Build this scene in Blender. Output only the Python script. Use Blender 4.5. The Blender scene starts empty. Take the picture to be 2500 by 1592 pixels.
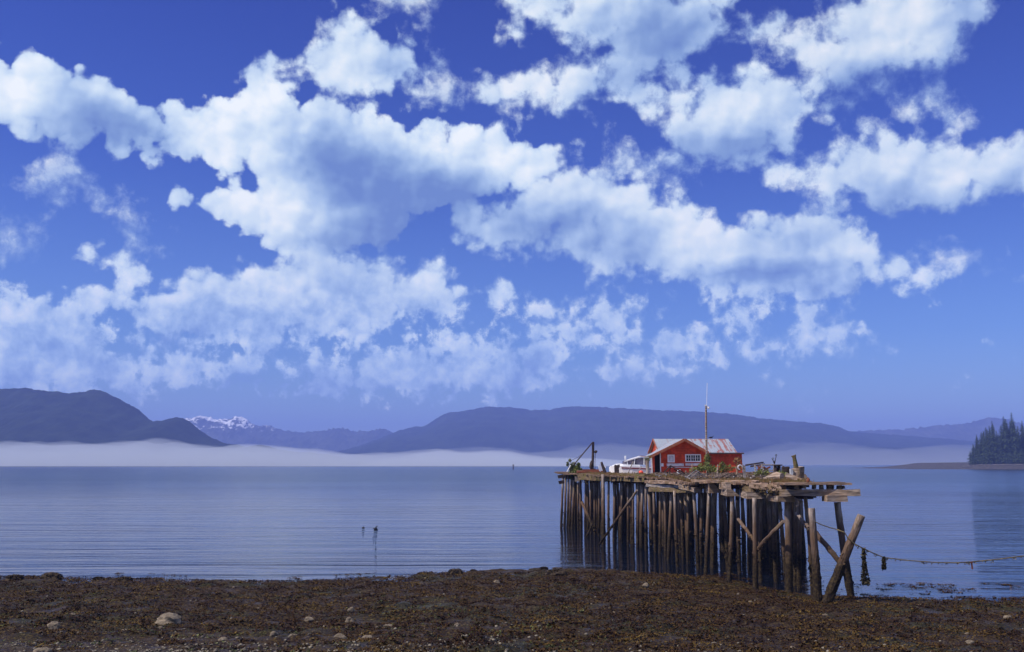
import bpy, math, random
import numpy as np
from mathutils import Vector, Matrix, noise as mnoise
random.seed(7); RNG = np.random.default_rng(7)
R = math.radians
# ---------------------------------------------------------------- camera
F = 2430.0; CX, CY = 1250.0, 796.0; HZ = 1129.0; H = 6.6
PITCH = math.atan((HZ-CY)/F)
S = bpy.context.scene
cam = bpy.data.cameras.new('camera'); camo = bpy.data.objects.new('camera', cam)
S.collection.objects.link(camo); S.camera = camo
cam.sensor_width = 36.0; cam.lens = 36.0*F/2500.0
cam.clip_start = 0.5; cam.clip_end = 60000
camo.location = (0, 0, H); camo.rotation_euler = (math.pi/2+PITCH, 0, 0)
cp, sp = math.cos(PITCH), math.sin(PITCH)
def ray(x, y):
    a = (x-CX)/F; b = -(y-CY)/F
    return Vector((a, cp - b*sp, sp + b*cp))
def P(x, y, Y):                       # a point of the place seen along pixel x,y at depth Y
    r = ray(x, y); t = Y/r.y
    return Vector((r.x*t, Y, H+r.z*t))
def G(x, y, z=0.0):                   # where that sight line meets height z
    r = ray(x, y); t = (z-H)/r.z
    return Vector((r.x*t, r.y*t, z))
# ---------------------------------------------------------------- sun, sky, exposure
SUN_EL, SUN_AZ = R(50), R(249)
sd = Vector((math.sin(SUN_AZ)*math.cos(SUN_EL), math.cos(SUN_AZ)*math.cos(SUN_EL), math.sin(SUN_EL)))
sl = bpy.data.lights.new('sun', 'SUN'); sl.energy = 5.0; sl.angle = R(0.5); sl.color = (1.0, 0.91, 0.80)
so = bpy.data.objects.new('sun', sl); S.collection.objects.link(so)
so.rotation_euler = sd.to_track_quat('Z', 'Y').to_euler()
S.view_settings.view_transform = 'Standard'; S.view_settings.look = 'None'
S.view_settings.exposure = 0.0; S.view_settings.gamma = 1.0
S.cycles.max_bounces = 6; S.cycles.volume_bounces = 2
S.cycles.use_denoising = True

class NT:
    def __init__(s, tree): s.t = tree; s.n = tree.nodes; s.l = tree.links
    def node(s, typ, **kw):
        n = s.n.new(typ)
        for k, v in kw.items(): setattr(n, k, v)
        return n
    def put(s, sock, v):
        if isinstance(v, bpy.types.NodeSocket): s.l.new(v, sock)
        elif v is not None:
            if sock.type == 'RGBA' and len(v) == 3: v = tuple(v)+(1,)
            sock.default_value = v
    def m(s, op, a, b=None, c=None, clamp=False):
        n = s.node('ShaderNodeMath', operation=op); n.use_clamp = clamp
        s.put(n.inputs[0], a)
        if b is not None: s.put(n.inputs[1], b)
        if c is not None: s.put(n.inputs[2], c)
        return n.outputs[0]
    def v(s, op, a, b=None, c=None, scale=None):
        n = s.node('ShaderNodeVectorMath', operation=op)
        s.put(n.inputs[0], a)
        if b is not None: s.put(n.inputs[1], b)
        if c is not None: s.put(n.inputs[2], c)
        if scale is not None: s.put(n.inputs['Scale'], scale)
        return n.outputs['Value'] if op in ('LENGTH', 'DOT_PRODUCT', 'DISTANCE') else n.outputs[0]
    def mix(s, f, a, b, blend='MIX'):
        n = s.node('ShaderNodeMix', data_type='RGBA', blend_type=blend)
        s.put(n.inputs[0], f); s.put(n.inputs[6], a); s.put(n.inputs[7], b)
        return n.outputs[2]
    def noise(s, vec, scale, detail=4, rough=0.55, dist=0.0, out='Fac'):
        n = s.node('ShaderNodeTexNoise'); s.put(n.inputs['Vector'], vec)
        n.inputs['Scale'].default_value = scale; n.inputs['Detail'].default_value = detail
        n.inputs['Roughness'].default_value = rough; n.inputs['Distortion'].default_value = dist
        return n.outputs[out]
    def ramp(s, f, stops, interp='LINEAR'):
        n = s.node('ShaderNodeValToRGB'); cr = n.color_ramp; cr.interpolation = interp
        while len(cr.elements) < len(stops): cr.elements.new(0.5)
        for e, (p, c) in zip(cr.elements, stops):
            e.position = p; e.color = (c, c, c, 1) if not hasattr(c, '__len__') else tuple(c)+((1,) if len(c) == 3 else ())
        s.put(n.inputs[0], f); return n.outputs[0]
    def maprange(s, v, a, b, c, d, smooth=True):
        n = s.node('ShaderNodeMapRange'); n.interpolation_type = 'SMOOTHSTEP' if smooth else 'LINEAR'
        for i, q in enumerate((v, a, b, c, d)): s.put(n.inputs[i], q)
        return n.outputs[0]
    def sep(s, v):
        n = s.node('ShaderNodeSeparateXYZ'); s.put(n.inputs[0], v); return n.outputs
    def comb(s, x, y, z):
        n = s.node('ShaderNodeCombineXYZ')
        for i, q in enumerate((x, y, z)): s.put(n.inputs[i], q)
        return n.outputs[0]

# ---- cloud outlines of this sky (written in a 2407-wide sketch frame, turned into directions below)
KD = 2500/2407.0
# polygon, sharpness of its edge (0 crisp .. 1 wispy), opacity
CLOUDS = [
 ([(-60,170),(10,130),(50,118),(75,112),(100,125),(150,130),(190,140),(230,155),(262,180),(285,210),(330,225),(360,260),(376,292),(392,245),(430,232),(480,240),(500,210),(530,196),(580,200),(620,198),(660,206),(700,212),(725,238),(760,246),(800,240),(818,256),(840,242),(900,240),(918,282),(960,277),(1010,290),(1045,318),(1058,300),(1100,285),(1160,295),(1200,310),(1245,330),(1290,350),(1320,400),(1290,440),(1230,460),(1170,480),(1080,490),(1000,500),(960,560),(900,590),(800,590),(720,600),(640,610),(590,600),(572,562),(530,532),(480,522),(430,502),(392,490),(398,455),(430,442),(470,464),(492,448),(540,430),(600,428),(600,405),(500,400),(400,385),(330,372),(250,350),(180,332),(110,336),(40,310),(-60,296)], .10, 1.0),
 ([(556,148),(600,140),(640,132),(700,132),(742,120),(755,60),(780,30),(808,12),(840,35),(880,45),(892,78),(925,92),(960,110),(1002,145),(1000,190),(970,205),(900,200),(860,226),(800,230),(730,226),(690,200),(640,195),(590,196),(568,180)], .30, .95),
 ([(1005,172),(1045,165),(1085,222),(1050,238),(990,225)], .8, .6),
 ([(1165,-40),(1192,36),(1180,64),(1196,86),(1224,60),(1268,40),(1293,52),(1313,84),(1345,80),(1345,117),(1373,105),(1413,121),(1409,145),(1365,137),(1333,149),(1329,165),(1293,149),(1268,145),(1232,153),(1204,173),(1176,177),(1152,157),(1132,169),(1120,201),(1132,241),(1156,265),(1184,275),(1192,249),(1244,241),(1277,257),(1333,257),(1393,245),(1429,229),(1494,221),(1514,197),(1594,153),(1624,137),(1664,105),(1700,96),(1733,40),(1710,15),(1750,-40)], .42, .92),
 ([(1484,209),(1524,201),(1564,197),(1605,161),(1629,181),(1669,177),(1701,181),(1733,189),(1757,161),(1786,145),(1814,169),(1846,181),(1906,193),(1938,209),(1942,241),(1926,269),(1886,289),(1906,318),(1846,342),(1814,362),(1806,386),(1745,402),(1685,408),(1645,402),(1605,378),(1577,354),(1560,322),(1597,297),(1556,281),(1524,261),(1484,249),(1444,238)], .38, .95),
 ([(1757,68),(1806,44),(1854,40),(1886,56),(1938,72),(1958,48),(1926,24),(1946,4),(2007,-40),(2328,-40),(2328,32),(2308,60),(2268,76),(2308,121),(2228,145),(2127,161),(2067,177),(2039,201),(2019,233),(2007,262),(1987,225),(1934,201),(1906,177),(1846,153),(1838,121),(1798,109),(1757,100)], .6, .9),
 ([(1794,422),(1826,386),(1866,370),(1894,354),(1926,362),(1958,382),(1979,358),(1975,330),(2015,313),(2039,297),(2079,313),(2095,334),(2159,318),(2188,342),(2175,301),(2208,309),(2248,326),(2300,342),(2348,330),(2460,334),(2460,454),(2368,462),(2308,458),(2248,482),(2208,498),(2127,498),(2067,505),(2007,474),(1926,486),(1878,462),(1838,450),(1806,434)], .42, .9),
 ([(1060,510),(1090,490),(1150,485),(1190,468),(1245,430),(1270,412),(1300,395),(1300,360),(1330,345),(1365,370),(1358,405),(1400,395),(1430,400),(1470,420),(1510,430),(1540,455),(1570,468),(1610,464),(1650,470),(1680,490),(1720,515),(1760,505),(1800,512),(1840,500),(1870,515),(1880,490),(1930,490),(1980,500),(2030,530),(2065,560),(2100,588),(2140,600),(2170,612),(2238,637),(2200,655),(2150,665),(2060,645),(1995,655),(2045,688),(1990,708),(1900,702),(1800,698),(1720,708),(1670,696),(1640,670),(1560,665),(1500,650),(1400,640),(1370,600),(1320,595),(1250,588),(1160,600),(1110,590),(1070,570),(1048,540)], .34, .95),
 ([(175,600),(200,590),(240,590),(275,578),(310,585),(335,620),(362,630),(352,660),(300,670),(270,652),(240,645),(225,620)], .2, .9),
 ([(200,692),(230,674),(280,670),(310,700),(300,732),(260,742),(212,712)], .25, .85),
 ([(-60,655),(25,680),(60,706),(90,702),(130,714),(190,720),(225,738),(280,752),(320,752),(334,706),(370,706),(400,655),(480,645),(540,630),(550,600),(580,590),(640,600),(715,606),(715,584),(765,582),(800,598),(832,583),(885,585),(915,598),(950,620),(968,650),(1000,625),(1040,622),(1062,640),(1092,645),(1097,680),(1080,710),(1040,745),(940,750),(900,785),(820,790),(700,790),(640,825),(520,812),(420,785),(350,768),(250,768),(240,800),(300,836),(350,842),(412,815),(430,820),(436,850),(480,858),(520,850),(580,860),(700,868),(800,868),(850,860),(880,820),(910,802),(935,820),(980,815),(1020,830),(1045,832),(1050,790),(1080,780),(1120,780),(1160,800),(1230,805),(1330,822),(1310,856),(1348,858),(1340,880),(1270,900),(1100,915),(1000,915),(850,925),(600,905),(500,900),(300,925),(-60,905)], .30, .80),
 ([(1110,712),(1150,672),(1190,665),(1230,690),(1252,715),(1150,728)], .3, .8),
 ([(1255,742),(1290,725),(1320,737),(1370,710),(1410,702),(1450,710),(1510,740),(1480,762),(1470,780),(1400,800),(1340,812),(1330,800),(1385,765),(1330,760),(1290,765)], .5, .7),
 ([(1440,862),(1470,845),(1520,830),(1560,790),(1590,768),(1630,780),(1640,815),(1680,827),(1650,845),(1550,860),(1480,874),(1445,872)], .6, .65),
 ([(1688,742),(1720,735),(1742,750),(1780,775),(1735,775),(1700,770)], .5, .65),
 ([(1765,822),(1800,802),(1860,780),(1880,745),(1900,737),(1950,747),(2000,770),(2025,800),(1950,815),(1870,825),(1790,832)], .65, .65),
 ([(70,400),(100,375),(150,362),(180,400),(190,440),(150,462),(100,440)], .95, .62),
 ([(248,492),(275,475),(302,490),(270,508)], .9, .6),
 ([(2095,262),(2180,230),(2230,240),(2200,272)], .9, .5),
 ([(2222,280),(2260,258),(2287,280),(2270,312),(2228,312)], .8, .6),
 ([(2170,592),(2250,588),(2255,612),(2180,615)], 1, .35),
 ([(-10,565),(50,535),(82,540),(50,572),(10,580)], 1, .5),
 ([(1428,358),(1460,348),(1500,363),(1560,372),(1612,400),(1590,415),(1500,415),(1440,400)], .7, .7),
 ([(310,560),(345,558),(370,572),(335,578)], 1, .35),
 ([(950,-30),(1000,-30),(1000,30),(920,30),(890,10)], 1, .4),
]
SHADES = [  # x, y, rx, ry, brightness change (grey bellies and sunlit heads of the clouds)
 (195,285,95,75,-.34),(330,320,120,50,-.28),(60,200,70,70,.16),(100,310,80,20,-.1),(270,200,50,30,.1),
 (440,290,60,50,.14),(620,270,120,60,.14),(600,355,110,42,.2),(800,370,130,60,-.36),(900,440,190,60,-.50),(1050,470,150,45,-.42),(720,330,80,50,-.12),
 (880,270,60,30,.22),(1090,370,130,60,.2),(950,360,60,50,.05),(690,470,130,70,.25),(900,540,150,45,-.42),(560,470,70,40,.08),(760,570,100,25,-.2),(450,480,40,25,-.05),
 (800,120,50,70,.12),(930,160,80,60,-.15),(620,170,60,25,-.1),(800,200,70,25,.05),
 (1560,110,150,90,-.36),(1330,50,90,50,-.02),(1300,200,70,40,.12),(1600,40,80,40,-.12),(1450,200,60,40,-.12),
 (1680,250,130,50,.14),(1760,350,160,50,-.34),(1620,370,60,30,-.14),(1850,230,60,30,-.08),
 (2120,90,130,60,.14),(1900,110,70,35,.04),(2130,170,140,50,-.34),(2280,60,60,80,-.25),(2000,220,60,50,-.3),
 (1900,420,70,50,.2),(2200,410,120,40,.1),(2080,440,110,50,-.14),(2150,490,160,30,-.3),(2380,450,90,40,-.25),
 (1090,510,60,35,.14),(1300,540,170,50,-.34),(1250,430,40,25,.2),(1180,590,50,18,.12),(1620,520,110,50,.26),(1400,500,80,40,-.05),
 (1690,600,120,28,.24),(1850,560,140,50,-.1),(1780,635,170,32,-.42),(2020,590,60,30,.05),(1950,670,120,40,-.22),(1500,600,90,50,-.2),(1760,685,60,16,.1),(2190,640,50,20,.05),
 (290,600,60,40,.1),(570,690,90,50,.08),(420,760,160,40,-.12),(860,690,120,60,-.1),(1030,680,60,50,.1),(1010,735,80,16,-.2),
 (130,790,180,60,-.12),(120,880,220,30,-.08),(700,900,200,30,-.2),(1100,820,60,35,.15),(1200,870,160,40,-.2),(950,890,150,30,-.1),(600,760,150,25,-.15),
 (1600,820,100,30,-.1),(1900,800,100,30,-.05),
]
NC, NR = 63, 34
AZM = R(29.5); EL0, EL1 = R(-1.0), R(28.5)
def build_maps():
    azs = np.linspace(-AZM, AZM, NC); els = np.linspace(EL0, EL1, NR)
    AZ, EL = np.meshgrid(azs, els)
    dx = np.sin(AZ)*np.cos(EL); dy = np.cos(AZ)*np.cos(EL); dz = np.sin(EL)
    dep = dy*cp + dz*sp; up = -dy*sp + dz*cp
    px = CX + F*dx/dep; py = CY - F*up/dep
    PX, PY = px/KD, py/KD
    best = np.full(PX.shape, -200.0); soft = np.full(PX.shape, .5); opa = np.full(PX.shape, .9)
    for poly, sf, op in CLOUDS:
        pts = np.array(poly, float); q = np.roll(pts, -1, 0)
        dmin = np.full(PX.shape, 1e9); ins = np.zeros(PX.shape, bool)
        for (x0, y0), (x1, y1) in zip(pts, q):
            ex, ey = x1-x0, y1-y0; L = ex*ex+ey*ey+1e-9
            t = np.clip(((PX-x0)*ex+(PY-y0)*ey)/L, 0, 1)
            dmin = np.minimum(dmin, np.hypot(PX-x0-t*ex, PY-y0-t*ey))
            c = ((y0 > PY) != (y1 > PY)) & (PX < (x1-x0)*(PY-y0)/((y1-y0) if abs(y1-y0) > 1e-9 else 1e-9)+x0)
            ins ^= c
        sdf = np.where(ins, dmin, -dmin)
        m = sdf > best
        soft = np.where(m, sf, soft); opa = np.where(m, op, opa); best = np.maximum(best, sdf)
    br = np.full(PX.shape, .80)
    for x, y, rx, ry, a in SHADES:
        br += (1.7 if a < 0 else 1.0)*a*np.exp(-(((PX-x)/rx)**2+((PY-y)/ry)**2))
    br -= .12*np.clip((PY-560)/350, 0, 1)
    Rr = np.clip(.5+best/120, 0, 1)
    return Rr, np.clip(br, 0.02, 1), soft, opa
def build_world():
    w = bpy.data.worlds.new('World'); w.use_nodes = True
    w.cycles.sampling_method = 'MANUAL'; w.cycles.sample_map_resolution = 512
    t = NT(w.node_tree); t.n.clear()
    N = t.node('ShaderNodeTexCoord').outputs['Generated']
    wv = t.noise(N, 30, 5, .5, 0, 'Color')
    wv2 = t.noise(N, 9, 2, .5, 0, 'Color')
    wx, wy, wz = t.sep(t.v('SUBTRACT', wv, (.5,.5,.5)))[:3]
    w2 = t.sep(t.v('SUBTRACT', wv2, (.5,.5,.5)))
    x, y, z = t.sep(N)[:3]
    az = t.m('ARCTAN2', x, y); el = t.m('ARCSINE', z)
    azw = t.m('MULTIPLY_ADD', wx, .022, t.m('MULTIPLY_ADD', w2[0], .006, az))
    elw = t.m('MULTIPLY_ADD', wz, .020, t.m('MULTIPLY_ADD', w2[2], .005, el))
    u = t.m('MULTIPLY_ADD', azw, 1/(2*AZM), .5)
    ua = t.m('MULTIPLY', u, 2.0); ub = t.m('SUBTRACT', ua, 1.0)
    right = t.m('GREATER_THAN', u, .5)
    vrow = t.m('MULTIPLY_ADD', elw, (NR-1)/(EL1-EL0), -EL0*(NR-1)/(EL1-EL0))
    vrow = t.m('MINIMUM', t.m('MAXIMUM', vrow, 0), NR-1.0)
    A, B, Cc, Dd = build_maps()
    acc = None; rows = []
    h = (NC+1)//2
    for j in range(NR):
        g = bpy.data.node_groups.new('cloud_row', 'ShaderNodeTree'); q = NT(g)
        for nm in ('ua', 'ub', 'right'): g.interface.new_socket(nm, in_out='INPUT', socket_type='NodeSocketFloat')
        g.interface.new_socket('map', in_out='OUTPUT', socket_type='NodeSocketColor')
        rs = []
        for k in (0, 1):
            n = q.node('ShaderNodeValToRGB'); cr = n.color_ramp
            for i in range(h-2): cr.elements.new((i+1)/(h-1))
            for i in range(h):
                c = k*(h-1)+i; e = cr.elements[i]
                e.position = i/(h-1); e.color = (A[j,c], B[j,c], Cc[j,c]*.5, 1)
            rs.append(n)
        gi = q.node('NodeGroupInput'); go = q.node('NodeGroupOutput')
        q.put(rs[0].inputs[0], gi.outputs[0]); q.put(rs[1].inputs[0], gi.outputs[1])
        q.l.new(q.mix(gi.outputs[2], rs[0].outputs[0], rs[1].outputs[0]), go.inputs[0])
        rows.append(g)
    for j in range(NR):
        gn = t.node('ShaderNodeGroup'); gn.node_tree = rows[j]
        t.put(gn.inputs[0], ua); t.put(gn.inputs[1], ub); t.put(gn.inputs[2], right)
        mm = gn.outputs[0]
        hat = t.m('SUBTRACT', 1.0, t.m('ABSOLUTE', t.m('SUBTRACT', vrow, float(j))), clamp=True)
        if acc is None: acc = t.v('SCALE', mm, scale=hat)
        else: acc = t.v('MULTIPLY_ADD', mm, t.comb(hat, hat, hat), acc)
    sdf, bri, sof = t.sep(acc)[:3]
    sof = t.m('MULTIPLY', sof, 2.0)
    # clouds outside the drawn part of the sky
    outn = t.noise(N, 4.5, 5, .55)
    outs = t.maprange(outn, .40, .68, 0, 1)
    far = t.m('MAXIMUM', t.maprange(t.m('ABSOLUTE', az), AZM-R(1.2), AZM+R(3), 0, 1), t.maprange(el, EL1-R(1.2), EL1+R(3), 0, 1))
    sdf = t.m('ADD', t.m('MULTIPLY', sdf, t.m('SUBTRACT', 1.0, far)), t.m('MULTIPLY', outs, far))
    # billows
    def vor(vec, sc):
        n = t.node('ShaderNodeTexVoronoi', feature='F1'); t.put(n.inputs['Vector'], vec)
        n.inputs['Scale'].default_value = sc
        n.inputs['Detail'].default_value = 2.0; n.inputs['Roughness'].default_value = .42
        return n.outputs['Distance']
    Nw = t.v('MULTIPLY_ADD', t.v('SUBTRACT', wv, (.5,.5,.5)), (.010,.010,.010), N)
    lob = lambda vec: vor(vec, 34)
    l0 = lob(Nw); l1 = lob(t.v('ADD', Nw, (-.0042, 0, .0056)))
    lo = lambda vec: t.noise(vec, 20, 2, .5)
    lit = t.m('SUBTRACT', lo(Nw), lo(t.v('ADD', Nw, (-.010, 0, .013))))
    fine = t.m('SUBTRACT', l1, l0)
    f = t.noise(Nw, 58, 8, .6)
    px = t.m('MULTIPLY_ADD', sdf, 120.0, -57.0)
    px = t.m('ADD', px, t.m('MULTIPLY', t.m('SUBTRACT', .64, l0), t.m('MULTIPLY_ADD', sof, -30.0, 66.0)))
    px = t.m('ADD', px, t.m('MULTIPLY', t.m('SUBTRACT', f, .48), t.m('MULTIPLY_ADD', sof, 150.0, 40.0)))
    low = t.maprange(el, R(12), R(7), 0, 1)
    px = t.m('ADD', px, t.m('MULTIPLY', t.m('MULTIPLY', t.m('SUBTRACT', t.noise(Nw, 62, 6, .62), .41), low), 170.0))
    wid = t.m('MULTIPLY_ADD', sof, 46.0, 4.0)
    al = t.maprange(px, t.m('MULTIPLY', wid, -.9), wid, 0, 1)
    al = t.m('MULTIPLY', al, t.m('SUBTRACT', 1.0, t.m('MULTIPLY', sof, .25)))
    al = t.m('MULTIPLY', al, t.m('SUBTRACT', 1.0, t.m('MULTIPLY', low, .25)))
    thin = t.maprange(px, -10, 30, 0, 1)
    bb = t.m('ADD', t.m('ADD', bri, t.m('MULTIPLY', lit, .70)), t.m('MULTIPLY', fine, .26))
    bb = t.m('ADD', bb, t.m('MULTIPLY', t.m('SUBTRACT', f, .5), t.m('MULTIPLY_ADD', low, 1.0, .22)))
    bb = t.m('ADD', bb, t.m('MULTIPLY', t.m('SUBTRACT', thin, 1.0), .16), clamp=True)
    ccol = t.ramp(bb, [(0, (.15,.25,.56)), (.3, (.25,.38,.66)), (.55, (.44,.59,.82)), (.8, (.72,.84,.94)), (1, (.95,.99,1.0))])
    sky = t.node('ShaderNodeTexSky', sky_type='NISHITA'); sky.sun_disc = False
    sky.sun_elevation = SUN_EL; sky.sun_rotation = SUN_AZ
    sky.altitude = 0; sky.air_density = 1.0; sky.dust_density = .6; sky.ozone_density = 2.5
    tint = t.ramp(t.maprange(el, 0, R(28), 0, 1, False), [(0, (.90,1.08,1.35)), (.25, (.52,.76,1.32)), (.6, (.27,.43,1.16)), (1, (.18,.27,1.00))])
    base = t.mix(1.0, sky.outputs[0], tint, 'MULTIPLY')
    base = t.v('SCALE', base, scale=SKY_GAIN)
    cl = t.v('SCALE', ccol, scale=t.maprange(el, R(3), R(13), 13.5, 11.0))
    up = t.maprange(el, R(.2), R(2.4), 0, 1)
    col = t.mix(t.m('MULTIPLY', al, up), base, cl)
    bg = t.node('ShaderNodeBackground'); t.put(bg.inputs[0], col); bg.inputs[1].default_value = .1
    t.l.new(bg.outputs[0], t.node('ShaderNodeOutputWorld').inputs[0])
    S.world = w
SKY_GAIN = 1.0
build_world()
# ---------------------------------------------------------------- helpers
COL = S.collection
def tag(o, label=None, cat=None, group=None, kind=None):
    if label: o['label'] = label
    if cat: o['category'] = cat
    if group: o['group'] = group
    if kind: o['kind'] = kind
    return o
def empty(name, loc=(0,0,0)):
    o = bpy.data.objects.new(name, None); COL.objects.link(o); o.location = loc
    o.empty_display_size = .2; return o
def meshobj(name, V, Fc, mat, parent=None, smooth=False, loc=None):
    me = bpy.data.meshes.new(name); me.from_pydata([tuple(v) for v in V], [], Fc) if not isinstance(V, np.ndarray) else me.from_pydata(V.tolist(), [], Fc)
    me.materials.append(mat)
    if smooth: me.shade_smooth()
    me.update()
    o = bpy.data.objects.new(name, me); COL.objects.link(o)
    if parent is not None:
        o.parent = parent; o.location = (-Vector(parent.location) if parent.parent is None and parent.type == 'EMPTY' else Vector()) if loc is None else loc
    elif loc is not None: o.location = loc
    return o
def gridobj(name, X, Y, Z, mat, smooth=True, **k):
    ny, nx = X.shape
    V = np.stack([X.ravel(), Y.ravel(), Z.ravel()], 1)
    i = np.arange(ny*nx).reshape(ny, nx)
    q = np.stack([i[:-1,:-1].ravel(), i[:-1,1:].ravel(), i[1:,1:].ravel(), i[1:,:-1].ravel()], 1)
    me = bpy.data.meshes.new(name); me.vertices.add(len(V)); me.vertices.foreach_set('co', V.ravel())
    me.loops.add(len(q)*4); me.loops.foreach_set('vertex_index', q.ravel())
    me.polygons.add(len(q)); me.polygons.foreach_set('loop_start', np.arange(len(q))*4)
    me.update(calc_edges=True); me.materials.append(mat)
    if smooth: me.shade_smooth()
    o = bpy.data.objects.new(name, me); COL.objects.link(o); return o
def fastmesh(name, V, Q, mat, parent=None, smooth=False):
    me = bpy.data.meshes.new(name); me.vertices.add(len(V)); me.vertices.foreach_set('co', np.asarray(V, float).ravel())
    k = Q.shape[1]
    me.loops.add(Q.size); me.loops.foreach_set('vertex_index', Q.ravel())
    me.polygons.add(len(Q)); me.polygons.foreach_set('loop_start', np.arange(len(Q))*k)
    me.update(calc_edges=True); me.materials.append(mat)
    if smooth: me.shade_smooth()
    o = bpy.data.objects.new(name, me); COL.objects.link(o)
    if parent is not None: o.parent = parent; o.location = -Vector(parent.location)
    return o
_perm = RNG.random((512, 512))
def vnoise(x, y, s):
    x = x/s+171.3; y = y/s+93.7
    xi = np.floor(x).astype(int); yi = np.floor(y).astype(int); fx = x-xi; fy = y-yi
    fx = fx*fx*(3-2*fx); fy = fy*fy*(3-2*fy)
    g = lambda a, b: _perm[a % 512, b % 512]
    return (g(xi,yi)*(1-fx)+g(xi+1,yi)*fx)*(1-fy)+(g(xi,yi+1)*(1-fx)+g(xi+1,yi+1)*fx)*fy
def fbm(x, y, s, o=4, r=.5):
    a = 1; t = 0; n = 0
    for k in range(o):
        t = t+a*(vnoise(x+k*37.1, y-k*17.7, s)-.5); n += a; a *= r; s *= .5
    return t/n*2
class MB:
    def __init__(s): s.V = []; s.F = []
    def add(s, V, Fc):
        b = len(s.V); s.V += [Vector(v) for v in V]; s.F += [tuple(b+i for i in f) for f in Fc]; return s
    def box(s, c, sz, rot=None, jit=0):
        hx, hy, hz = sz[0]/2, sz[1]/2, sz[2]/2
        V = [Vector((x, y, z)) for x in (-hx, hx) for y in (-hy, hy) for z in (-hz, hz)]
        if jit: V = [v+Vector([random.uniform(-jit, jit) for _ in range(3)]) for v in V]
        if rot is not None: V = [rot @ v for v in V]
        return s.add([v+Vector(c) for v in V], [(0,1,3,2),(4,6,7,5),(0,4,5,1),(2,3,7,6),(0,2,6,4),(1,5,7,3)])
    def beam(s, a, b, w, h, up=(0,0,1), seg=1, jit=0, taper=1.0):
        a = Vector(a); b = Vector(b); d = (b-a); L = d.length; d.normalize(); up = Vector(up)
        if abs(d.dot(up)) > .97: up = Vector((1,0,0))
        sx = d.cross(up).normalized(); uz = sx.cross(d).normalized()
        V = []; Fc = []
        for i in range(seg+1):
            t = i/seg; k = 1+(taper-1)*t
            c = a.lerp(b, t)
            for dx, dz in ((-1,-1),(1,-1),(1,1),(-1,1)):
                V.append(c+sx*dx*w/2*k+uz*dz*h/2*k+Vector([random.uniform(-jit, jit) for _ in range(3)]))
            if i:
                o = (i-1)*4
                for q in range(4): Fc.append((o+q, o+(q+1)%4, o+4+(q+1)%4, o+4+q))
        Fc += [(3,2,1,0), tuple(seg*4+q for q in range(4))]
        return s.add(V, Fc)
    def tube(s, pts, rads, seg=8, jit=0, caps=True):
        pts = [Vector(p) for p in pts]; V = []; Fc = []
        if not hasattr(rads, '__len__'): rads = [rads]*len(pts)
        up = Vector((0.13,1,0.07))
        for i, p in enumerate(pts):
            d = (pts[min(i+1, len(pts)-1)]-pts[max(i-1, 0)]).normalized()
            u = up if abs(d.dot(up.normalized())) < .9 else Vector((1,0,0))
            x = d.cross(u).normalized(); y = d.cross(x).normalized()
            for q in range(seg):
                a = 2*math.pi*q/seg; r = rads[i]*(1+random.uniform(-jit, jit))
                V.append(p+x*math.cos(a)*r+y*math.sin(a)*r)
        for i in range(len(pts)-1):
            for q in range(seg):
                Fc.append((i*seg+q, i*seg+(q+1)%seg, (i+1)*seg+(q+1)%seg, (i+1)*seg+q))
        if caps:
            Fc.append(tuple(range(seg-1, -1, -1))); o = (len(pts)-1)*seg; Fc.append(tuple(o+q for q in range(seg)))
        return s.add(V, Fc)
    def blob(s, c, r, sub=2, amp=.25, fr=1.2, sq=(1,1,1), rot=0, seed=0):
        import bmesh
        bm = bmesh.new(); bmesh.ops.create_icosphere(bm, subdivisions=sub, radius=1)
        V = []; c = Vector(c); cr, sr = math.cos(rot), math.sin(rot)
        for v in bm.verts:
            n = mnoise.noise(v.co*fr+Vector((seed*3.1, seed*7.7, 1.3)))+.5*mnoise.noise(v.co*fr*2.3+Vector((seed, 4, 9)))
            q = v.co*(1+amp*n)*r; q = Vector((q.x*sq[0], q.y*sq[1], q.z*sq[2]))
            V.append(c+Vector((q.x*cr-q.y*sr, q.x*sr+q.y*cr, q.z)))
        Fc = [tuple(v.index for v in f.verts) for f in bm.faces]; bm.free()
        return s.add(V, Fc)
    def leaves(s, c, r, n, size, flat=1.0):
        c = Vector(c)
        for _ in range(n):
            while True:
                d = Vector([random.uniform(-1, 1) for _ in range(3)])
                if d.length < 1: break
            p = c+Vector((d.x*r[0], d.y*r[1], d.z*r[2]))
            a = Vector([random.gauss(0, 1) for _ in range(3)]).normalized(); b = a.orthogonal().normalized()
            b = Matrix.Rotation(random.uniform(0, 6.28), 3, a) @ b
            k = size*random.uniform(.6, 1.4); cc = a.cross(b)
            s.add([p-b*k*.5, p+cc*k*.28, p+b*k*.6, p-cc*k*.28], [(0,1,2,3)])
        return s
    def build(s, name, mat, parent=None, smooth=False):
        return meshobj(name, s.V, s.F, mat, parent, smooth)
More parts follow.
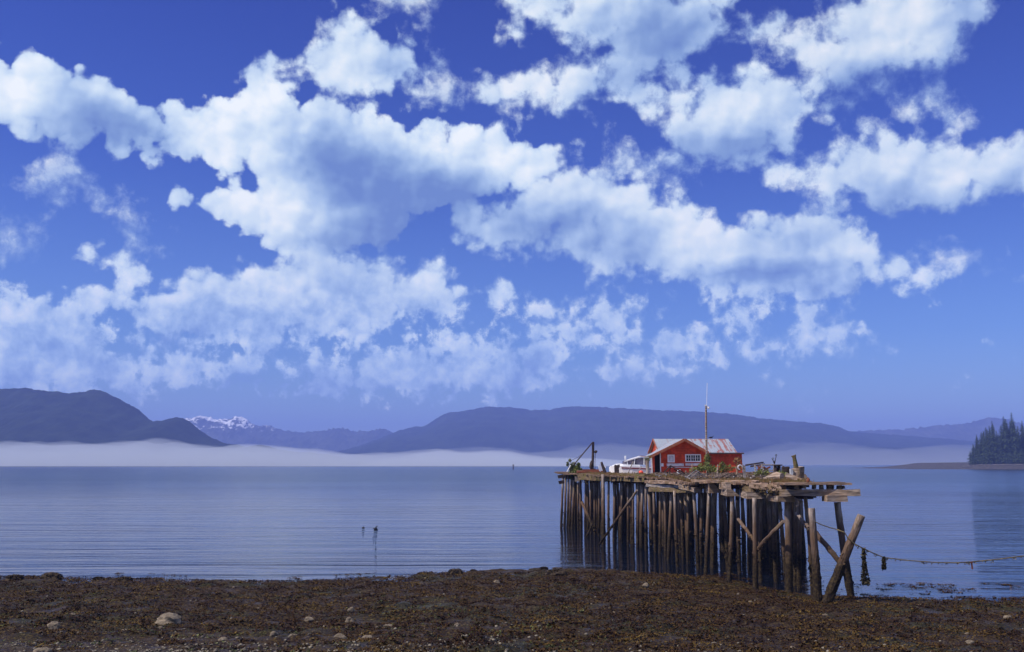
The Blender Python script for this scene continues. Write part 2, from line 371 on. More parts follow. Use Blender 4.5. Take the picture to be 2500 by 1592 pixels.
# ---------------------------------------------------------------- materials
def newmat(name):
    m = bpy.data.materials.new(name); m.use_nodes = True; t = NT(m.node_tree); t.n.clear()
    b = t.node('ShaderNodeBsdfPrincipled'); o = t.node('ShaderNodeOutputMaterial'); t.l.new(b.outputs[0], o.inputs[0])
    return m, t, b
def simple(name, col, rough=.7, var=.25, scale=3.0, spec=.3, col2=None, bump=0, stretch=None):
    m, t, b = newmat(name)
    g = t.node('ShaderNodeTexCoord').outputs['Object']
    if stretch: g = t.v('MULTIPLY', g, stretch)
    n = t.noise(g, scale, 6, .6)
    c2 = col2 if col2 else tuple(c*(1-var) for c in col); c1 = col if col2 else tuple(min(1, c*(1+var)) for c in col)
    t.put(b.inputs['Base Color'], t.ramp(t.maprange(n, .3, .7, 0, 1), [(0, c2), (1, c1)]))
    b.inputs['Roughness'].default_value = rough; b.inputs['Specular IOR Level'].default_value = spec
    if bump:
        bp = t.node('ShaderNodeBump'); bp.inputs['Strength'].default_value = bump; bp.inputs['Distance'].default_value = .05
        t.put(bp.inputs['Height'], n); t.l.new(bp.outputs[0], b.inputs['Normal'])
    return m
M = {}
def wood_mat(name, top=(.42,.35,.31), mid=(.21,.135,.09), tide=True, moss=.25):
    m, t, b = newmat(name)
    g = t.node('ShaderNodeNewGeometry').outputs['Position']
    z = t.sep(g)[2]
    n1 = t.noise(t.v('MULTIPLY', g, (9, 9, .8) if tide else (1.1, 1.1, 14)), 1.0, 5, .6)          # grain runs up the timber
    n2 = t.noise(g, 1.3, 5, .6); n3 = t.noise(g, 9.0, 5, .7)
    c = t.ramp(t.maprange(n1, .32, .68, 0, 1), [(0, tuple(x*.30 for x in top)), (.5, tuple(x*.75 for x in top)), (1, tuple(x*1.3 for x in top))])
    c = t.mix(t.maprange(n2, .42, .62, 0, .75), c, t.mix(n3, mid, tuple(x*1.6 for x in mid)))
    c = t.mix(t.maprange(t.m('MULTIPLY', n3, n2), .27, .36, 0, moss*2.4), c, (.085,.095,.02,1))
    if tide:
        zz = t.m('MULTIPLY_ADD', n2, 2.6, t.m('ADD', z, -1.6))
        c = t.mix(t.maprange(zz, 4.2, 2.6, 0, .85), c, t.mix(n3, (.04,.022,.012,1), (.15,.08,.04,1)))
        c = t.mix(t.maprange(zz, 2.6, 1.0, 0, 1), c, t.mix(t.maprange(n3, .42, .68, 0, 1), (.014,.009,.006,1), (.07,.048,.018,1)))
    t.put(b.inputs['Base Color'], c); b.inputs['Roughness'].default_value = .85; b.inputs['Specular IOR Level'].default_value = .2
    bp = t.node('ShaderNodeBump'); bp.inputs['Strength'].default_value = .7; bp.inputs['Distance'].default_value = .03
    t.put(bp.inputs['Height'], t.m('ADD', n1, n3)); t.l.new(bp.outputs[0], b.inputs['Normal'])
    return m
M['pile'] = wood_mat('weathered_pile_wood')
M['beam'] = wood_mat('grey_beam_wood', (.36,.28,.22), (.24,.15,.09), tide=False, moss=.15)
M['mossbeam'] = wood_mat('mossy_beam_wood', (.17,.12,.07), (.14,.095,.04), tide=False, moss=.4)
M['deck'] = wood_mat('deck_wood', (.32,.225,.165), (.22,.13,.085), tide=False, moss=.25)
M['greywood'] = wood_mat('silver_driftwood', (.36,.33,.32), (.22,.18,.15), tide=False, moss=0)
M['darkwood'] = wood_mat('dark_old_wood', (.07,.05,.045), (.05,.035,.025), tide=False, moss=0)
M['white'] = simple('white_paint', (.84,.84,.84), .5, .06, 2)
M['dirtywhite'] = simple('worn_white_paint', (.62,.60,.62), .6, .2, 4)
M['redstripe'] = simple('maroon_paint', (.16,.02,.03), .4)
M['trim'] = simple('orange_brown_trim_paint', (.30,.10,.05), .7, .3, 3)
M['dark'] = simple('porch_recess_shade', (.012,.01,.012), .9)  # near-black colour standing in for the shade inside the porch recess
M['glass'] = simple('window_glass', (.02,.025,.03), .08, .2, 2, .6)
M['leaf'] = simple('shrub_leaves', (.19,.20,.04), .6, col2=(.05,.075,.015), scale=1.5)
M['moss'] = simple('old_moss', (.12,.085,.03), .9, col2=(.045,.028,.014), scale=2)
M['leafy'] = simple('dry_grass_blades', (.30,.16,.07), .8, col2=(.12,.11,.03), scale=.9)
M['metal'] = simple('old_grey_metal', (.45,.47,.5), .5, .2)
M['orange'] = simple('orange_buoy_plastic', (.85,.10,.05), .4, .1)
M['black'] = simple('black_feathers', (.012,.012,.014), .7)
M['rope'] = simple('weedy_rope_fibre', (.22,.17,.09), .9, col2=(.06,.05,.02), scale=8)
M['kelp'] = simple('hanging_seaweed', (.075,.06,.02), .7, col2=(.025,.018,.008), scale=5)
M['rust'] = simple('rusty_sheet', (.26,.075,.035), .85, col2=(.12,.04,.02), scale=2)
M['stone'] = simple('pale_beach_stone', (.26,.21,.145), .9, col2=(.09,.07,.05), scale=4, bump=.6)
M['weedrock'] = simple('weed_covered_rock', (.06,.04,.018), .8, col2=(.02,.012,.008), scale=6, bump=.8)

# ---------------------------------------------------------------- terrain of the shore
_sx = [0,363,727,935,1100,1370,1455,1745,1850,1973,2180,2500]; _sy = [1407,1416,1422,1410,1398,1388,1391,1412,1436,1456,1463,1467]
_sp = [G(x, y) for x, y in zip(_sx, _sy)]
SHX = np.array([-200]+[p.x for p in _sp]+[200]); SHY = np.array([_sp[0].y+4]+[p.y for p in _sp]+[_sp[-1].y-6])
def shore_t(X, Y): return np.interp(X, SHX, SHY)-Y         # metres up the beach
def ground(X, Y, detail=True):
    t = shore_t(X, Y)
    z = np.where(t > 0, .012*t+.0016*t*t*np.clip(1-t/60, 0, 1)*.9, .05*t)
    z = np.where(t > 38, z+.11*(t-38), z)
    z = np.maximum(z, -3.0)
    if detail:
        env = np.clip(1-np.abs(t-6)/60, .2, 1)
        z = z+.10*fbm(X*1.0, Y*.8, 5.0, 4)*env*np.clip((t+7)/7, .15, 1)
        lum = np.clip(vnoise(X, Y, .62)*vnoise(X+9, Y+5, .9)*2.2-.35, 0, 1)
        z = z+.16*lum*np.clip((t+1.5)/2, 0, 1)+.05*fbm(X, Y, .3, 3)*np.clip((t+5)/5, 0.2, 1)
    return z
def gz(x, y): return float(ground(np.array([x]), np.array([y]))[0])
def beach_mat():
    m, t, b = newmat('seaweed_beach')
    g = t.node('ShaderNodeNewGeometry').outputs['Position']
    n0 = t.noise(g, .16, 4, .55); n1 = t.noise(g, 1.1, 6, .65); n2 = t.noise(g, 11, 5, .7); n3 = t.noise(g, 34, 3, .7)
    weed = t.ramp(t.maprange(n2, .33, .70, 0, 1), [(0, (.008,.0045,.003)), (.45, (.030,.016,.008)), (.75, (.065,.042,.012)), (1, (.14,.10,.025))])
    green = t.ramp(t.maprange(n2, .35, .68, 0, 1), [(0, (.008,.009,.004)), (.6, (.030,.030,.010)), (1, (.09,.085,.03))])
    c = t.mix(t.maprange(t.m('ADD', n0, t.m('MULTIPLY', n1, .35)), .66, .80, 0, .7), weed, green)
    grav = t.ramp(t.maprange(n3, .35, .7, 0, 1), [(0, (.02,.014,.011)), (.5, (.07,.055,.042)), (1, (.24,.21,.16))])
    x, y, z = t.sep(g)[:3]
    # gravel shows between the weed low left, nearest the camera
    near = t.m('ADD', t.maprange(y, 36, 29, 0, 1), t.maprange(x, -4, -14, 0, .55))
    gm = t.maprange(t.m('ADD', t.m('MULTIPLY', near, .30), n1), .80, .98, 0, .9)
    c = t.mix(gm, c, grav)
    t.put(b.inputs['Base Color'], c)
    t.put(b.inputs['Roughness'], t.maprange(n1, .35, .65, .4, .85)); b.inputs['Specular IOR Level'].default_value = .15
    bp = t.node('ShaderNodeBump'); bp.inputs['Strength'].default_value = .9; bp.inputs['Distance'].default_value = .06
    t.put(bp.inputs['Height'], t.m('ADD', n2, t.m('MULTIPLY', n3, .5))); t.l.new(bp.outputs[0], b.inputs['Normal'])
    return m
M['beach'] = beach_mat()
xs = np.concatenate([np.linspace(-150, -40, 22)[:-1], np.arange(-40, 36, .15), np.linspace(36, 150, 24)])
ys = np.concatenate([np.linspace(-40, 25, 26)[:-1], np.arange(25, 66, .13), np.linspace(66, 130, 22)])
XX, YY = np.meshgrid(xs, ys)
tag(gridobj('beach', XX, YY, ground(XX, YY), M['beach']), kind='structure')
# water
def water_mat():
    m, t, b = newmat('sea_water')
    g = t.node('ShaderNodeNewGeometry').outputs['Position']
    y = t.sep(g)[1]
    b.inputs['Base Color'].default_value = (.004,.007,.016,1); b.inputs['IOR'].default_value = 1.333
    t.put(b.inputs['Roughness'], t.maprange(y, 90, 420, .03, .22))
    patch = t.maprange(t.noise(t.v('MULTIPLY', g, (.010, .026, 1)), 1, 4, .55), .42, .64, .55, 1)
    wx = t.sep(g)[0]
    calm = t.m('MULTIPLY', patch, t.maprange(t.m('ABSOLUTE', t.m('SUBTRACT', wx, 14.0)), 6, 24, .45, 1))
    w1 = t.noise(t.v('MULTIPLY', g, (.16, .95, 1)), 1, 4, .55, .6)
    w2 = t.noise(t.v('MULTIPLY', g, (.035, .30, 1)), 1, 3, .5, .8)
    w3 = t.noise(t.v('MULTIPLY', g, (.9, 3.2, 1)), 1, 3, .6)
    hgt = t.m('ADD', t.m('MULTIPLY', w1, .8), t.m('ADD', t.m('MULTIPLY', w2, 2.3), t.m('MULTIPLY', w3, .09)))
    bp = t.node('ShaderNodeBump'); t.put(bp.inputs['Strength'], calm); bp.inputs['Distance'].default_value = .24
    t.put(bp.inputs['Height'], hgt); t.l.new(bp.outputs[0], b.inputs['Normal'])
    return m
M['water'] = water_mat()
wv = [(-14000, -150, 0), (14000, -150, 0), (14000, 10300, 0), (-14000, 10300, 0)]
tag(meshobj('water', wv, [(0,1,2,3)], M['water']), kind='structure')

# ---------------------------------------------------------------- hills
def hill_mat(name, dark, lite, snow=None, sc=.02):
    m, t, b = newmat(name)
    g = t.node('ShaderNodeNewGeometry').outputs['Position']
    n = t.noise(g, sc, 8, .65)
    c = t.ramp(t.maprange(n, .32, .68, 0, 1), [(0, dark), (.5, tuple(x*.6+y*.4 for x, y in zip(dark, lite))), (1, lite)])
    if snow:
        z = t.sep(g)[2]
        nn = t.m('ADD', t.m('MULTIPLY', t.noise(t.v('MULTIPLY', g, (1, 1, .6)), .009, 5, .6), .5), t.m('MULTIPLY', t.noise(t.v('MULTIPLY', g, (1, .4, 1)), .045, 4, .75), .5))
        c = t.mix(t.m('MULTIPLY', t.maprange(t.m('MULTIPLY_ADD', nn, 620, z), snow, snow+30, 0, 1), t.maprange(t.sep(g)[0], -1300, -1500, 0, 1)), c, (.85,.87,.9,1))
    t.put(b.inputs['Base Color'], c); b.inputs['Roughness'].default_value = .95; b.inputs['Specular IOR Level'].default_value = .05
    return m
def hill(name, prof, Y, depth, mat, jag=1.2, relief=.12, seed=0, nx=420, ny=46, ext=True):
    pts = [P(x, y, Y) for x, y in prof]
    px = np.array([p.x for p in pts]); pz = np.array([p.z for p in pts])
    x = np.linspace(px[0], px[-1], nx)
    crest = np.interp(x, px, pz)
    k = np.hanning(9); k /= k.sum(); crest = np.convolve(np.pad(crest, 4, 'edge'), k, 'valid')
    v = np.linspace(-1, 1, ny)
    X, V = np.meshgrid(x, v); YY = Y+V*depth+fbm(X, X*0+seed*50, 600, 3)*depth*.12
    prof_v = np.where(V < 0, (1-np.abs(V))**.9, (1-V)**1.2)
    hh = crest[None, :]*prof_v
    gul = fbm(X, YY*.7+seed*911, depth*.45, 6, .55)
    Z = hh*(1+relief*gul*(np.abs(V) > .01)*np.minimum(1, np.abs(V)*5))-6*(np.abs(V) > .98)
    Z = Z+jag*fbm(X+seed*13, YY, 26, 3, .7)*np.clip(hh/20, 0, 1)
    return tag(gridobj(name, X, YY, Z, mat, smooth=True), kind='structure')
M['forest_near'] = hill_mat('dark_forest_slope', (.005,.009,.008), (.022,.032,.02))
M['forest_mid'] = hill_mat('forest_slope', (.005,.010,.010), (.028,.04,.026), sc=.012)
M['snowrange'] = hill_mat('snowy_range', (.03,.035,.04), (.08,.085,.08), snow=545, sc=.012)
hill('hill_headland', [(-900,1120),(-500,985),(-250,955),(0,944),(55,941),(62,947),(100,949),(150,954),(160,957),(215,953),(232,949),(262,958),(300,975),(335,996),(350,1010),(380,1031),(395,1028),(420,1021),(440,1019),(460,1024),(480,1040),(505,1062),(540,1080),(580,1085),(605,1092),(630,1087),(655,1090),(672,1097),(720,1103),(800,1110),(900,1135)], 2700, 620, M['forest_near'], 4.5, .16, 1, nx=900, ny=70)
hill('mountain_ridge', [(700,1135),(850,1098),(930,1070),(980,1050),(1010,1043),(1042,1040),(1060,1026),(1095,1006),(1130,1005),(1160,998),(1190,992),(1230,994),(1260,995),(1300,1000),(1340,999),(1380,990),(1410,990),(1500,994),(1600,997),(1700,1003),(1770,1008),(1850,1020),(1920,1026),(1975,1030),(2020,1040),(2050,1050),(2100,1056),(2200,1064),(2300,1073),(2420,1084),(2600,1100),(2900,1130)], 5200, 1300, M['forest_mid'], 6, .2, 2, nx=900, ny=70)
hill('mountain_foothill', [(1000,1135),(1400,1100),(1500,1092),(1700,1095),(1850,1090),(1950,1084),(2060,1088),(2200,1092),(2300,1090),(2420,1097),(2600,1090),(2900,1120)], 4000, 500, M['forest_mid'], 2.5, .12, 5, nx=360)
hill('mountain_range', [(100,1060),(300,1035),(430,1028),(470,1018),(500,1014),(530,1022),(560,1020),(585,1016),(605,1022),(625,1036),(660,1040),(690,1050),(740,1056),(790,1052),(830,1044),(860,1052),(900,1054),(940,1046),(960,1056),(1010,1060),(1100,1070),(1500,1060),(2100,1052),(2200,1048),(2290,1038),(2370,1030),(2400,1018),(2440,1020),(2500,1032),(2700,1040),(3100,1100)], 6300, 800, M['snowrange'], 17, .30, 3, nx=1400, ny=60)
# haze box: outside it only sky
def vol_obj(name, V, Fc, dens, col, label=None, cat=None, aniso=0.0, group=None):
    m = bpy.data.materials.new(name); m.use_nodes = True; t = NT(m.node_tree); t.n.clear()
    v = t.node('ShaderNodeVolumePrincipled'); v.inputs['Color'].default_value = tuple(col)+(1,)
    v.inputs['Density'].default_value = dens; v.inputs['Anisotropy'].default_value = aniso
    t.l.new(v.outputs[0], t.node('ShaderNodeOutputMaterial').inputs['Volume'])
    o = meshobj(name, V, Fc, m); tag(o, label, cat, group, kind='stuff'); return o
b = MB().box((0, 5120, 200), (28400, 10800, 420))
vol_obj('haze', b.V, b.F, .00019, (.31,.43,1.0), 'thin blue haze over the whole bay', 'haze')
def fog(name, prof, Y, depth, dens, label, seed):
    pts = [P(x, y, Y) for x, y in prof]; px = np.array([p.x for p in pts]); pz = np.array([p.z for p in pts])
    nx, ny = 420, 36
    x = np.linspace(px[0], px[-1], nx); top = np.interp(x, px, pz)
    k = np.hanning(7); k /= k.sum(); top = np.convolve(np.pad(top, 3, 'edge'), k, 'valid')
    v = np.linspace(-1, 1, ny); X, V = np.meshgrid(x, v)
    Z = .6+(top[None,:])*np.clip(1-V*V, 0, 1)**.75*(1.0+.34*fbm(X, V*260+seed*77, 95, 5, .62))
    Z[:, 0] = .6; Z[:, -1] = .6; Z[0] = .6; Z[-1] = .6
    YY = Y+V*depth
    n = nx*ny; i = np.arange(n).reshape(ny, nx)
    q = np.stack([i[:-1,:-1].ravel(), i[:-1,1:].ravel(), i[1:,1:].ravel(), i[1:,:-1].ravel()], 1)
    V3 = np.stack([X.ravel(), YY.ravel(), Z.ravel()], 1)
    B3 = V3.copy(); B3[:, 2] = .4
    V3 = np.concatenate([V3, B3]); q2 = q[:, ::-1]+n
    rim = np.concatenate([i[0, :], i[1:, -1], i[-1, -2::-1], i[-2:0:-1, 0]])
    sd_ = np.stack([rim, rim+n, np.roll(rim, -1)+n, np.roll(rim, -1)], 1)
    Q = np.concatenate([q, q2, sd_])
    return vol_obj(name, V3, Q.tolist(), dens, (.90,.96,1.0), label, 'fog', group='fog banks on the water')
fog('fog_bank', [(-900,1110),(-300,1088),(0,1083),(90,1086),(180,1080),(300,1072),(350,1078),(395,1076),(440,1086),(500,1085),(600,1084),(700,1088),(780,1096),(860,1108),(960,1108),(1040,1100),(1080,1096),(1130,1102),(1190,1096),(1240,1098),(1290,1112),(1340,1118),(1450,1120),(1560,1128)], 1750, 200, .0058, 'long low fog bank lying on the water below the left hill', 1)
fog('fog_bank', [(900,1130),(980,1112),(1040,1102),(1100,1098),(1180,1092),(1240,1094),(1290,1104),(1360,1100),(1400,1092),(1500,1088),(1600,1092),(1680,1100),(1760,1112),(1860,1100),(1920,1086),(1990,1082),(2070,1084),(2160,1098),(2250,1092),(2340,1086),(2420,1092),(2520,1110),(2700,1128)], 2500, 300, .0011, 'thin pale fog patch behind the pier and the red cabin', 4)
# ================================================================ the pier
def PX(x, Y): return P(x, HZ, Y).x
def PZ(y, Y): return P(CX, y, Y).z
def ppm(Y): return F/(Y*cp)          # pixels per metre at depth Y
def thing(mb, name, mat, label, cat, group=None, smooth=False):
    xs_ = [v.x for v in mb.V]; ys_ = [v.y for v in mb.V]; zs_ = [v.z for v in mb.V]
    c = Vector(((min(xs_)+max(xs_))/2, (min(ys_)+max(ys_))/2, min(zs_)))
    o = meshobj(name, [v-c for v in mb.V], mb.F, mat, None, smooth, loc=c)
    return tag(o, label, cat, group)
ZD = 5.55
pier = empty('pier', (13, 60, 0)); tag(pier, 'old timber pier on a forest of leaning weathered piles', 'pier')
deck_px = [(1376,101),(1420,93),(1480,84),(1570,76),(1640,69),(1690,61),(1760,57),(1840,53.5),(1905,51),(1975,52),(1958,66),(1956,85),(1952,108)]
deck_w = [(PX(x, Y), Y) for x, Y in deck_px]+[(PX(1360, 114), 114)]
dpoly = np.array(deck_w)
def inside(x, y, poly=dpoly):
    c = False; n = len(poly)
    for i in range(n):
        x0, y0 = poly[i]; x1, y1 = poly[(i+1) % n]
        if (y0 > y) != (y1 > y) and x < (x1-x0)*(y-y0)/(y1-y0)+x0: c = not c
    return c
def xspan(y):
    xs_ = []
    n = len(dpoly)
    for i in range(n):
        x0, y0 = dpoly[i]; x1, y1 = dpoly[(i+1) % n]
        if (y0 > y) != (y1 > y): xs_.append((x1-x0)*(y-y0)/(y1-y0)+x0)
    return (min(xs_), max(xs_)) if len(xs_) > 1 else None
mb = MB()
y = 51.1
while y < 113.5:                                   # deck planks laid crosswise, ends ragged
    sp_ = xspan(y)
    w = random.uniform(.24, .34)
    if sp_:
        l = sp_[0]-random.uniform(-.1, .45); r = sp_[1]+random.uniform(-.1, .4)
        cut = [l]+([random.uniform(l+2, r-2)] if r-l > 6 else [])+[r]
        for a, b_ in zip(cut[:-1], cut[1:]):
            sag = -.16*math.exp(-((y-63)/4)**2)+.03*math.sin(y)
            mb.beam((a+.02, y, ZD-.06+sag+random.uniform(-.025, .025)), (b_-.02, y, ZD-.06+sag*.4+random.uniform(-.03, .03)), w-.02, .11)
    y += w
mb.build('deck', M['deck'], pier)
def pile(mb, top, bot, r, seg=10, tide=True, rings=16):
    top = Vector(top); bot = Vector(bot); pts = []; rad = []
    bend = Vector((random.uniform(-1, 1), random.uniform(-1, 1), 0))*.06
    for i in range(rings):
        t = i/(rings-1); p = bot.lerp(top, t)+bend*math.sin(t*math.pi)
        k = 1.06-.14*t
        if tide and p.z < 2.6: k *= 1+.22*random.random()*min(1, (2.6-p.z)/1.5)
        pts.append(p); rad.append(r*k*random.uniform(.96, 1.04))
    mb.tube(pts, rad, seg, jit=.07)
    if tide:                                        # weed and barnacle tufts round the tidal part
        for _ in range(int(22)):
            t = random.random(); p = bot.lerp(top, t)
            if p.z > 2.3 or p.z < -.3: continue
            a = random.uniform(0, 6.28)
            mb.leaves(p+Vector((math.cos(a), math.sin(a), 0))*r*.95, (.09, .09, .16), 5, .15)
    return mb
n_piles = 0; extra = MB()
def add_pile(top, bot, r):
    global n_piles
    if n_piles < 100:
        pile(MB(), top, bot, r).build('pile', M['pile'], pier, smooth=True); n_piles += 1
    else: pile(extra, top, bot, r)
# piles read off the photograph's near side: top x,y  foot x,y  width in pixels
front = [(1375,1160,1371,1288,5.5),(1381,1159,1377,1289,5.5),(1388,1160,1384,1289,5.5),(1395,1161,1390,1290,6),(1403,1166,1398,1292,6.5),(1411,1178,1413,1296,5),
 (1430,1172,1430,1300,5.5),(1441,1172,1443,1304,5),(1452,1172,1453,1306,6),(1463,1172,1462,1310,5.5),(1472,1158,1472,1328,8),(1486,1172,1487,1318,6),(1501,1172,1499,1322,7),(1519,1174,1521,1326,6),
 (1533,1176,1534,1330,6),(1545,1176,1546,1332,6),(1558,1178,1556,1336,6.5),(1569,1184,1567,1340,7),(1577,1184,1578,1345,6),(1596,1186,1601,1350,7),(1612,1190,1611,1352,7),(1622,1190,1624,1360,7),
 (1640,1198,1632,1366,8),(1647,1198,1655,1384,8),(1662,1215,1667,1362,7),(1681,1200,1680,1372,7),(1694,1200,1704,1392,9),(1715,1203,1712,1380,8),(1731,1204,1723,1408,9),(1745,1204,1739,1384,8),
 (1768,1222,1776,1390,9),(1788,1211,1780,1430,10),(1799,1222,1806,1402,8),(1812,1222,1816,1388,8),(1826,1206,1830,1400,9),(1842,1216,1845,1446,12),(1858,1216,1858,1420,9),(1874,1204,1884,1405,10),(1890,1208,1896,1420,11),
 (1902,1226,1921,1440,9),(1922,1224,1926,1452,17),(1944,1222,1942,1430,13),(1955,1222,1952,1436,11),(1966,1214,1984,1452,10),(2044,1226,2078,1456,17)]
for xt, yt, xb, yb, w in front:
    g0 = G(xb, yb); Y = g0.y
    zb = gz(g0.x, Y)
    top = P(xt, yt, Y); bot = Vector((g0.x, Y, 0)); d = (bot-top).normalized()
    bot = bot+d*((bot.z-zb+.5)/max(.3, -d.z))
    add_pile(top, bot, w/2/ppm(Y))
# the bents behind them
y = 64.0; bents = []
while y < 112:
    sp_ = xspan(y)
    if sp_:
        bents.append((y, sp_)); n = max(2, int((sp_[1]-sp_[0]-.8)/2.1))
        for i in range(n):
            x = sp_[0]+1.7+(sp_[1]-sp_[0]-2.1)*(i+random.uniform(-.18, .18))/(n-1 if n > 1 else 1)
            if random.random() < .12: continue
            lx, ly = random.gauss(0, .16), random.gauss(0, .22)
            yy = y+random.uniform(-.5, .5)
            add_pile((x, yy, 5.0), (x+lx, yy+ly, min(-.3, gz(x, yy)-.4)), random.uniform(.14, .20))
    y += 3.3
if extra.V: tag(extra.build('back_pile_rows', M['pile'], pier, smooth=True), kind='stuff')
for y, sp_ in bents:
    MB().beam((sp_[0]+.3, y, 5.12), (sp_[1]-.2, y+random.uniform(-.2, .2), 5.12), .34, .36, seg=4, jit=.02).build('cap_beam', M['darkwood'], pier)
mb = MB()
for u in np.linspace(.04, .96, 9):                  # stringers
    pts = []
    for y in np.arange(53, 113, 4.0):
        a = xspan(y)
        if a: pts.append(Vector((a[0]+(a[1]-a[0])*u, y, 5.37)))
    for a, b_ in zip(pts[:-1], pts[1:]): mb.beam(a, b_+Vector((.03, 0, 0)), .2, .13)
mb.build('stringers', M['darkwood'], pier)
def pbeam(name, a, Ya, b_, Yb, wpx, depth, mat, seg=6, jit=.03, **k):
    A_, B_ = P(a[0], a[1], Ya), P(b_[0], b_[1], Yb)
    hh = wpx/ppm((Ya+Yb)/2)
    return MB().beam(A_, B_, depth, hh, seg=seg, jit=jit, **k).build(name, mat, pier)
pbeam('edge_beam', (1416,1164), 93, (1580,1167), 75.5, 17, .45, M['mossbeam'], 14, .05)
pbeam('edge_beam', (1578,1176), 75, (1700,1180), 61.5, 9, .3, M['deck'], 10, .04)
pbeam('edge_beam', (1582,1184), 74.5, (1665,1190), 66, 8, .3, M['greywood'], 8, .03)
pbeam('edge_beam', (1590,1194), 73.5, (1700,1199), 63, 11, .4, M['mossbeam'], 10, .05)
pbeam('edge_beam', (1664,1186), 64.5, (1704,1197), 61, 12, .4, M['beam'], 3, .03)
pbeam('edge_beam', (1692,1174), 60.6, (1850,1178), 53, 8, .3, M['deck'], 12, .035)
pbeam('edge_beam', (1790,1187), 57, (1835,1191), 54.5, 7, .25, M['greywood'], 4, .02)
pbeam('fascia_beam', (1836,1185), 53, (1913,1193), 50.4, 13, .3, M['deck'], 6, .03)
pbeam('platform_beam', (1903,1203), 50, (2100,1203), 49.0, 15.5, .34, M['beam'], 12, .018)
pbeam('platform_beam', (1930,1206), 53.4, (1990,1208), 52.6, 14, .34, M['darkwood'], 3, .02)
mb = MB()                                            # near platform planks on short blocks
for i in range(9):
    yy = 49.35+i*.27
    mb.beam((PX(1905, 50), yy, PZ(1181, 50)-random.uniform(0,.03)), (PX(2060-random.uniform(0, 8)+(6 if i < 2 else 0), 50), yy-.25, PZ(1178.5, 50)-random.uniform(0,.04)), .25, .09, seg=6, jit=.012)
mb.build('platform_planks', M['deck'], pier)
for bx, bw in ((1943,7),(1961,7),(1986,6),(2004,7),(2023,8),(2031,3),(2048,9),(2057,3)):
    MB().box((PX(bx, 49.6), 49.7, PZ(1189.5, 49.6)), (bw/ppm(49.6), .35, random.uniform(.15, .22)), jit=.02).build('block', M['beam'], pier)
mb = MB()
for x0, y0, Y0, x1, y1, Y1, n_ in ((1416,1168,93,1580,1172,75.5,420),(1585,1190,74.5,1700,1199,63,260),(1700,1182,61,1850,1186,53,160),(1840,1190,53,1912,1198,50.4,90)):
    for k in range(n_):
        u = random.random(); mb.leaves(P(x0+(x1-x0)*u, y0+(y1-y0)*u+random.gauss(0, 5), Y0+(Y1-Y0)*u-.25), (.12,.06,.12), 3, .13)
mb.build('moss', M['moss'], pier)
def cap(name, x0, x1, y0, y1, Y, L, dirx, mat, taper=.3):     # short bearing timber on a pile head, run back from its face
    a = P(x0, y0, Y); b_ = P(x1, y1, Y)
    mbb = MB(); z0, z1 = b_.z, a.z
    V = [(a.x, Y, z0), (b_.x, Y, z0), (b_.x-(b_.x-a.x)*taper, Y, z1), (a.x, Y, z1)]
    V += [(v[0]+dirx*L, v[1]+L, v[2]) for v in V]
    V = [Vector(v)+Vector([random.uniform(-.02, .02) for _ in range(3)]) for v in V]
    mbb.add(V, [(0,1,2,3), (7,6,5,4), (0,4,5,1), (1,5,6,2), (2,6,7,3), (3,7,4,0)])
    return mbb.build(name, mat, pier)
cap('pile_cap', 1731, 1767, 1180, 1204, 58.2, 3, .1, M['beam'], .72)
cap('pile_cap', 1774, 1807, 1195, 1211, 55, 3, .1, M['beam'], .6)
cap('pile_cap', 1773, 1786, 1178, 1196, 55.2, 2, 0, M['beam'], .1)
cap('pile_cap', 1824, 1868, 1202, 1218, 52.6, 2.5, .1, M['beam'], .35)
cap('pile_cap', 1832, 1846, 1188, 1202, 52.8, 2, 0, M['mossbeam'], .1)
cap('pile_cap', 1898, 1943, 1212, 1226, 50.6, 2.0, .0, M['beam'], .1)
cap('pile_cap', 1962, 1986, 1211, 1219, 51.6, 1.5, .0, M['darkwood'], .0)
cap('pile_cap', 2020, 2070, 1210, 1226, 48.9, .8, -.05, M['beam'], .0)
cap('pile_cap', 1403, 1416, 1164, 1176, 95, 2, .1, M['greywood'], .1)
cap('pile_cap', 1498, 1508, 1172, 1184, 84, 2, .1, M['mossbeam'], .3)
def brace(a, Ya, b_, Yb, wpx):
    A_, B_ = P(a[0], a[1], Ya), P(b_[0], b_[1], Yb); r = wpx/2/ppm((Ya+Yb)/2)
    m_ = MB().tube([A_.lerp(B_, i/9)+Vector((0, 0, random.uniform(-.03, .03))) for i in range(10)], r, 8, jit=.1)
    for _ in range(14): m_.leaves(A_.lerp(B_, random.uniform(.45, 1)), (.1, .1, .14), 4, .15)
    m_.build('brace', M['pile'], pier)
brace((1555,1198), 74, (1465,1327), 81, 5.5)
brace((1420,1225), 92, (1452,1296), 90, 7)
brace((1447,1278), 90, (1422,1332), 90, 5)
brace((1802,1268), 55, (1842,1320), 53.4, 8)
brace((1913,1272), 50.4, (1840,1350), 52.8, 10)
brace((1944,1252), 51, (1975,1290), 50, 9)
brace((1990,1300), 49.4, (2056,1378), 48.6, 13)
mb = MB().tube([P(1944,1218,49.9), P(1950,1226,49.9), P(1949,1234,49.9), P(1943,1236,49.9)], .05, 6); mb.build('bent_bracket', M['beam'], pier)
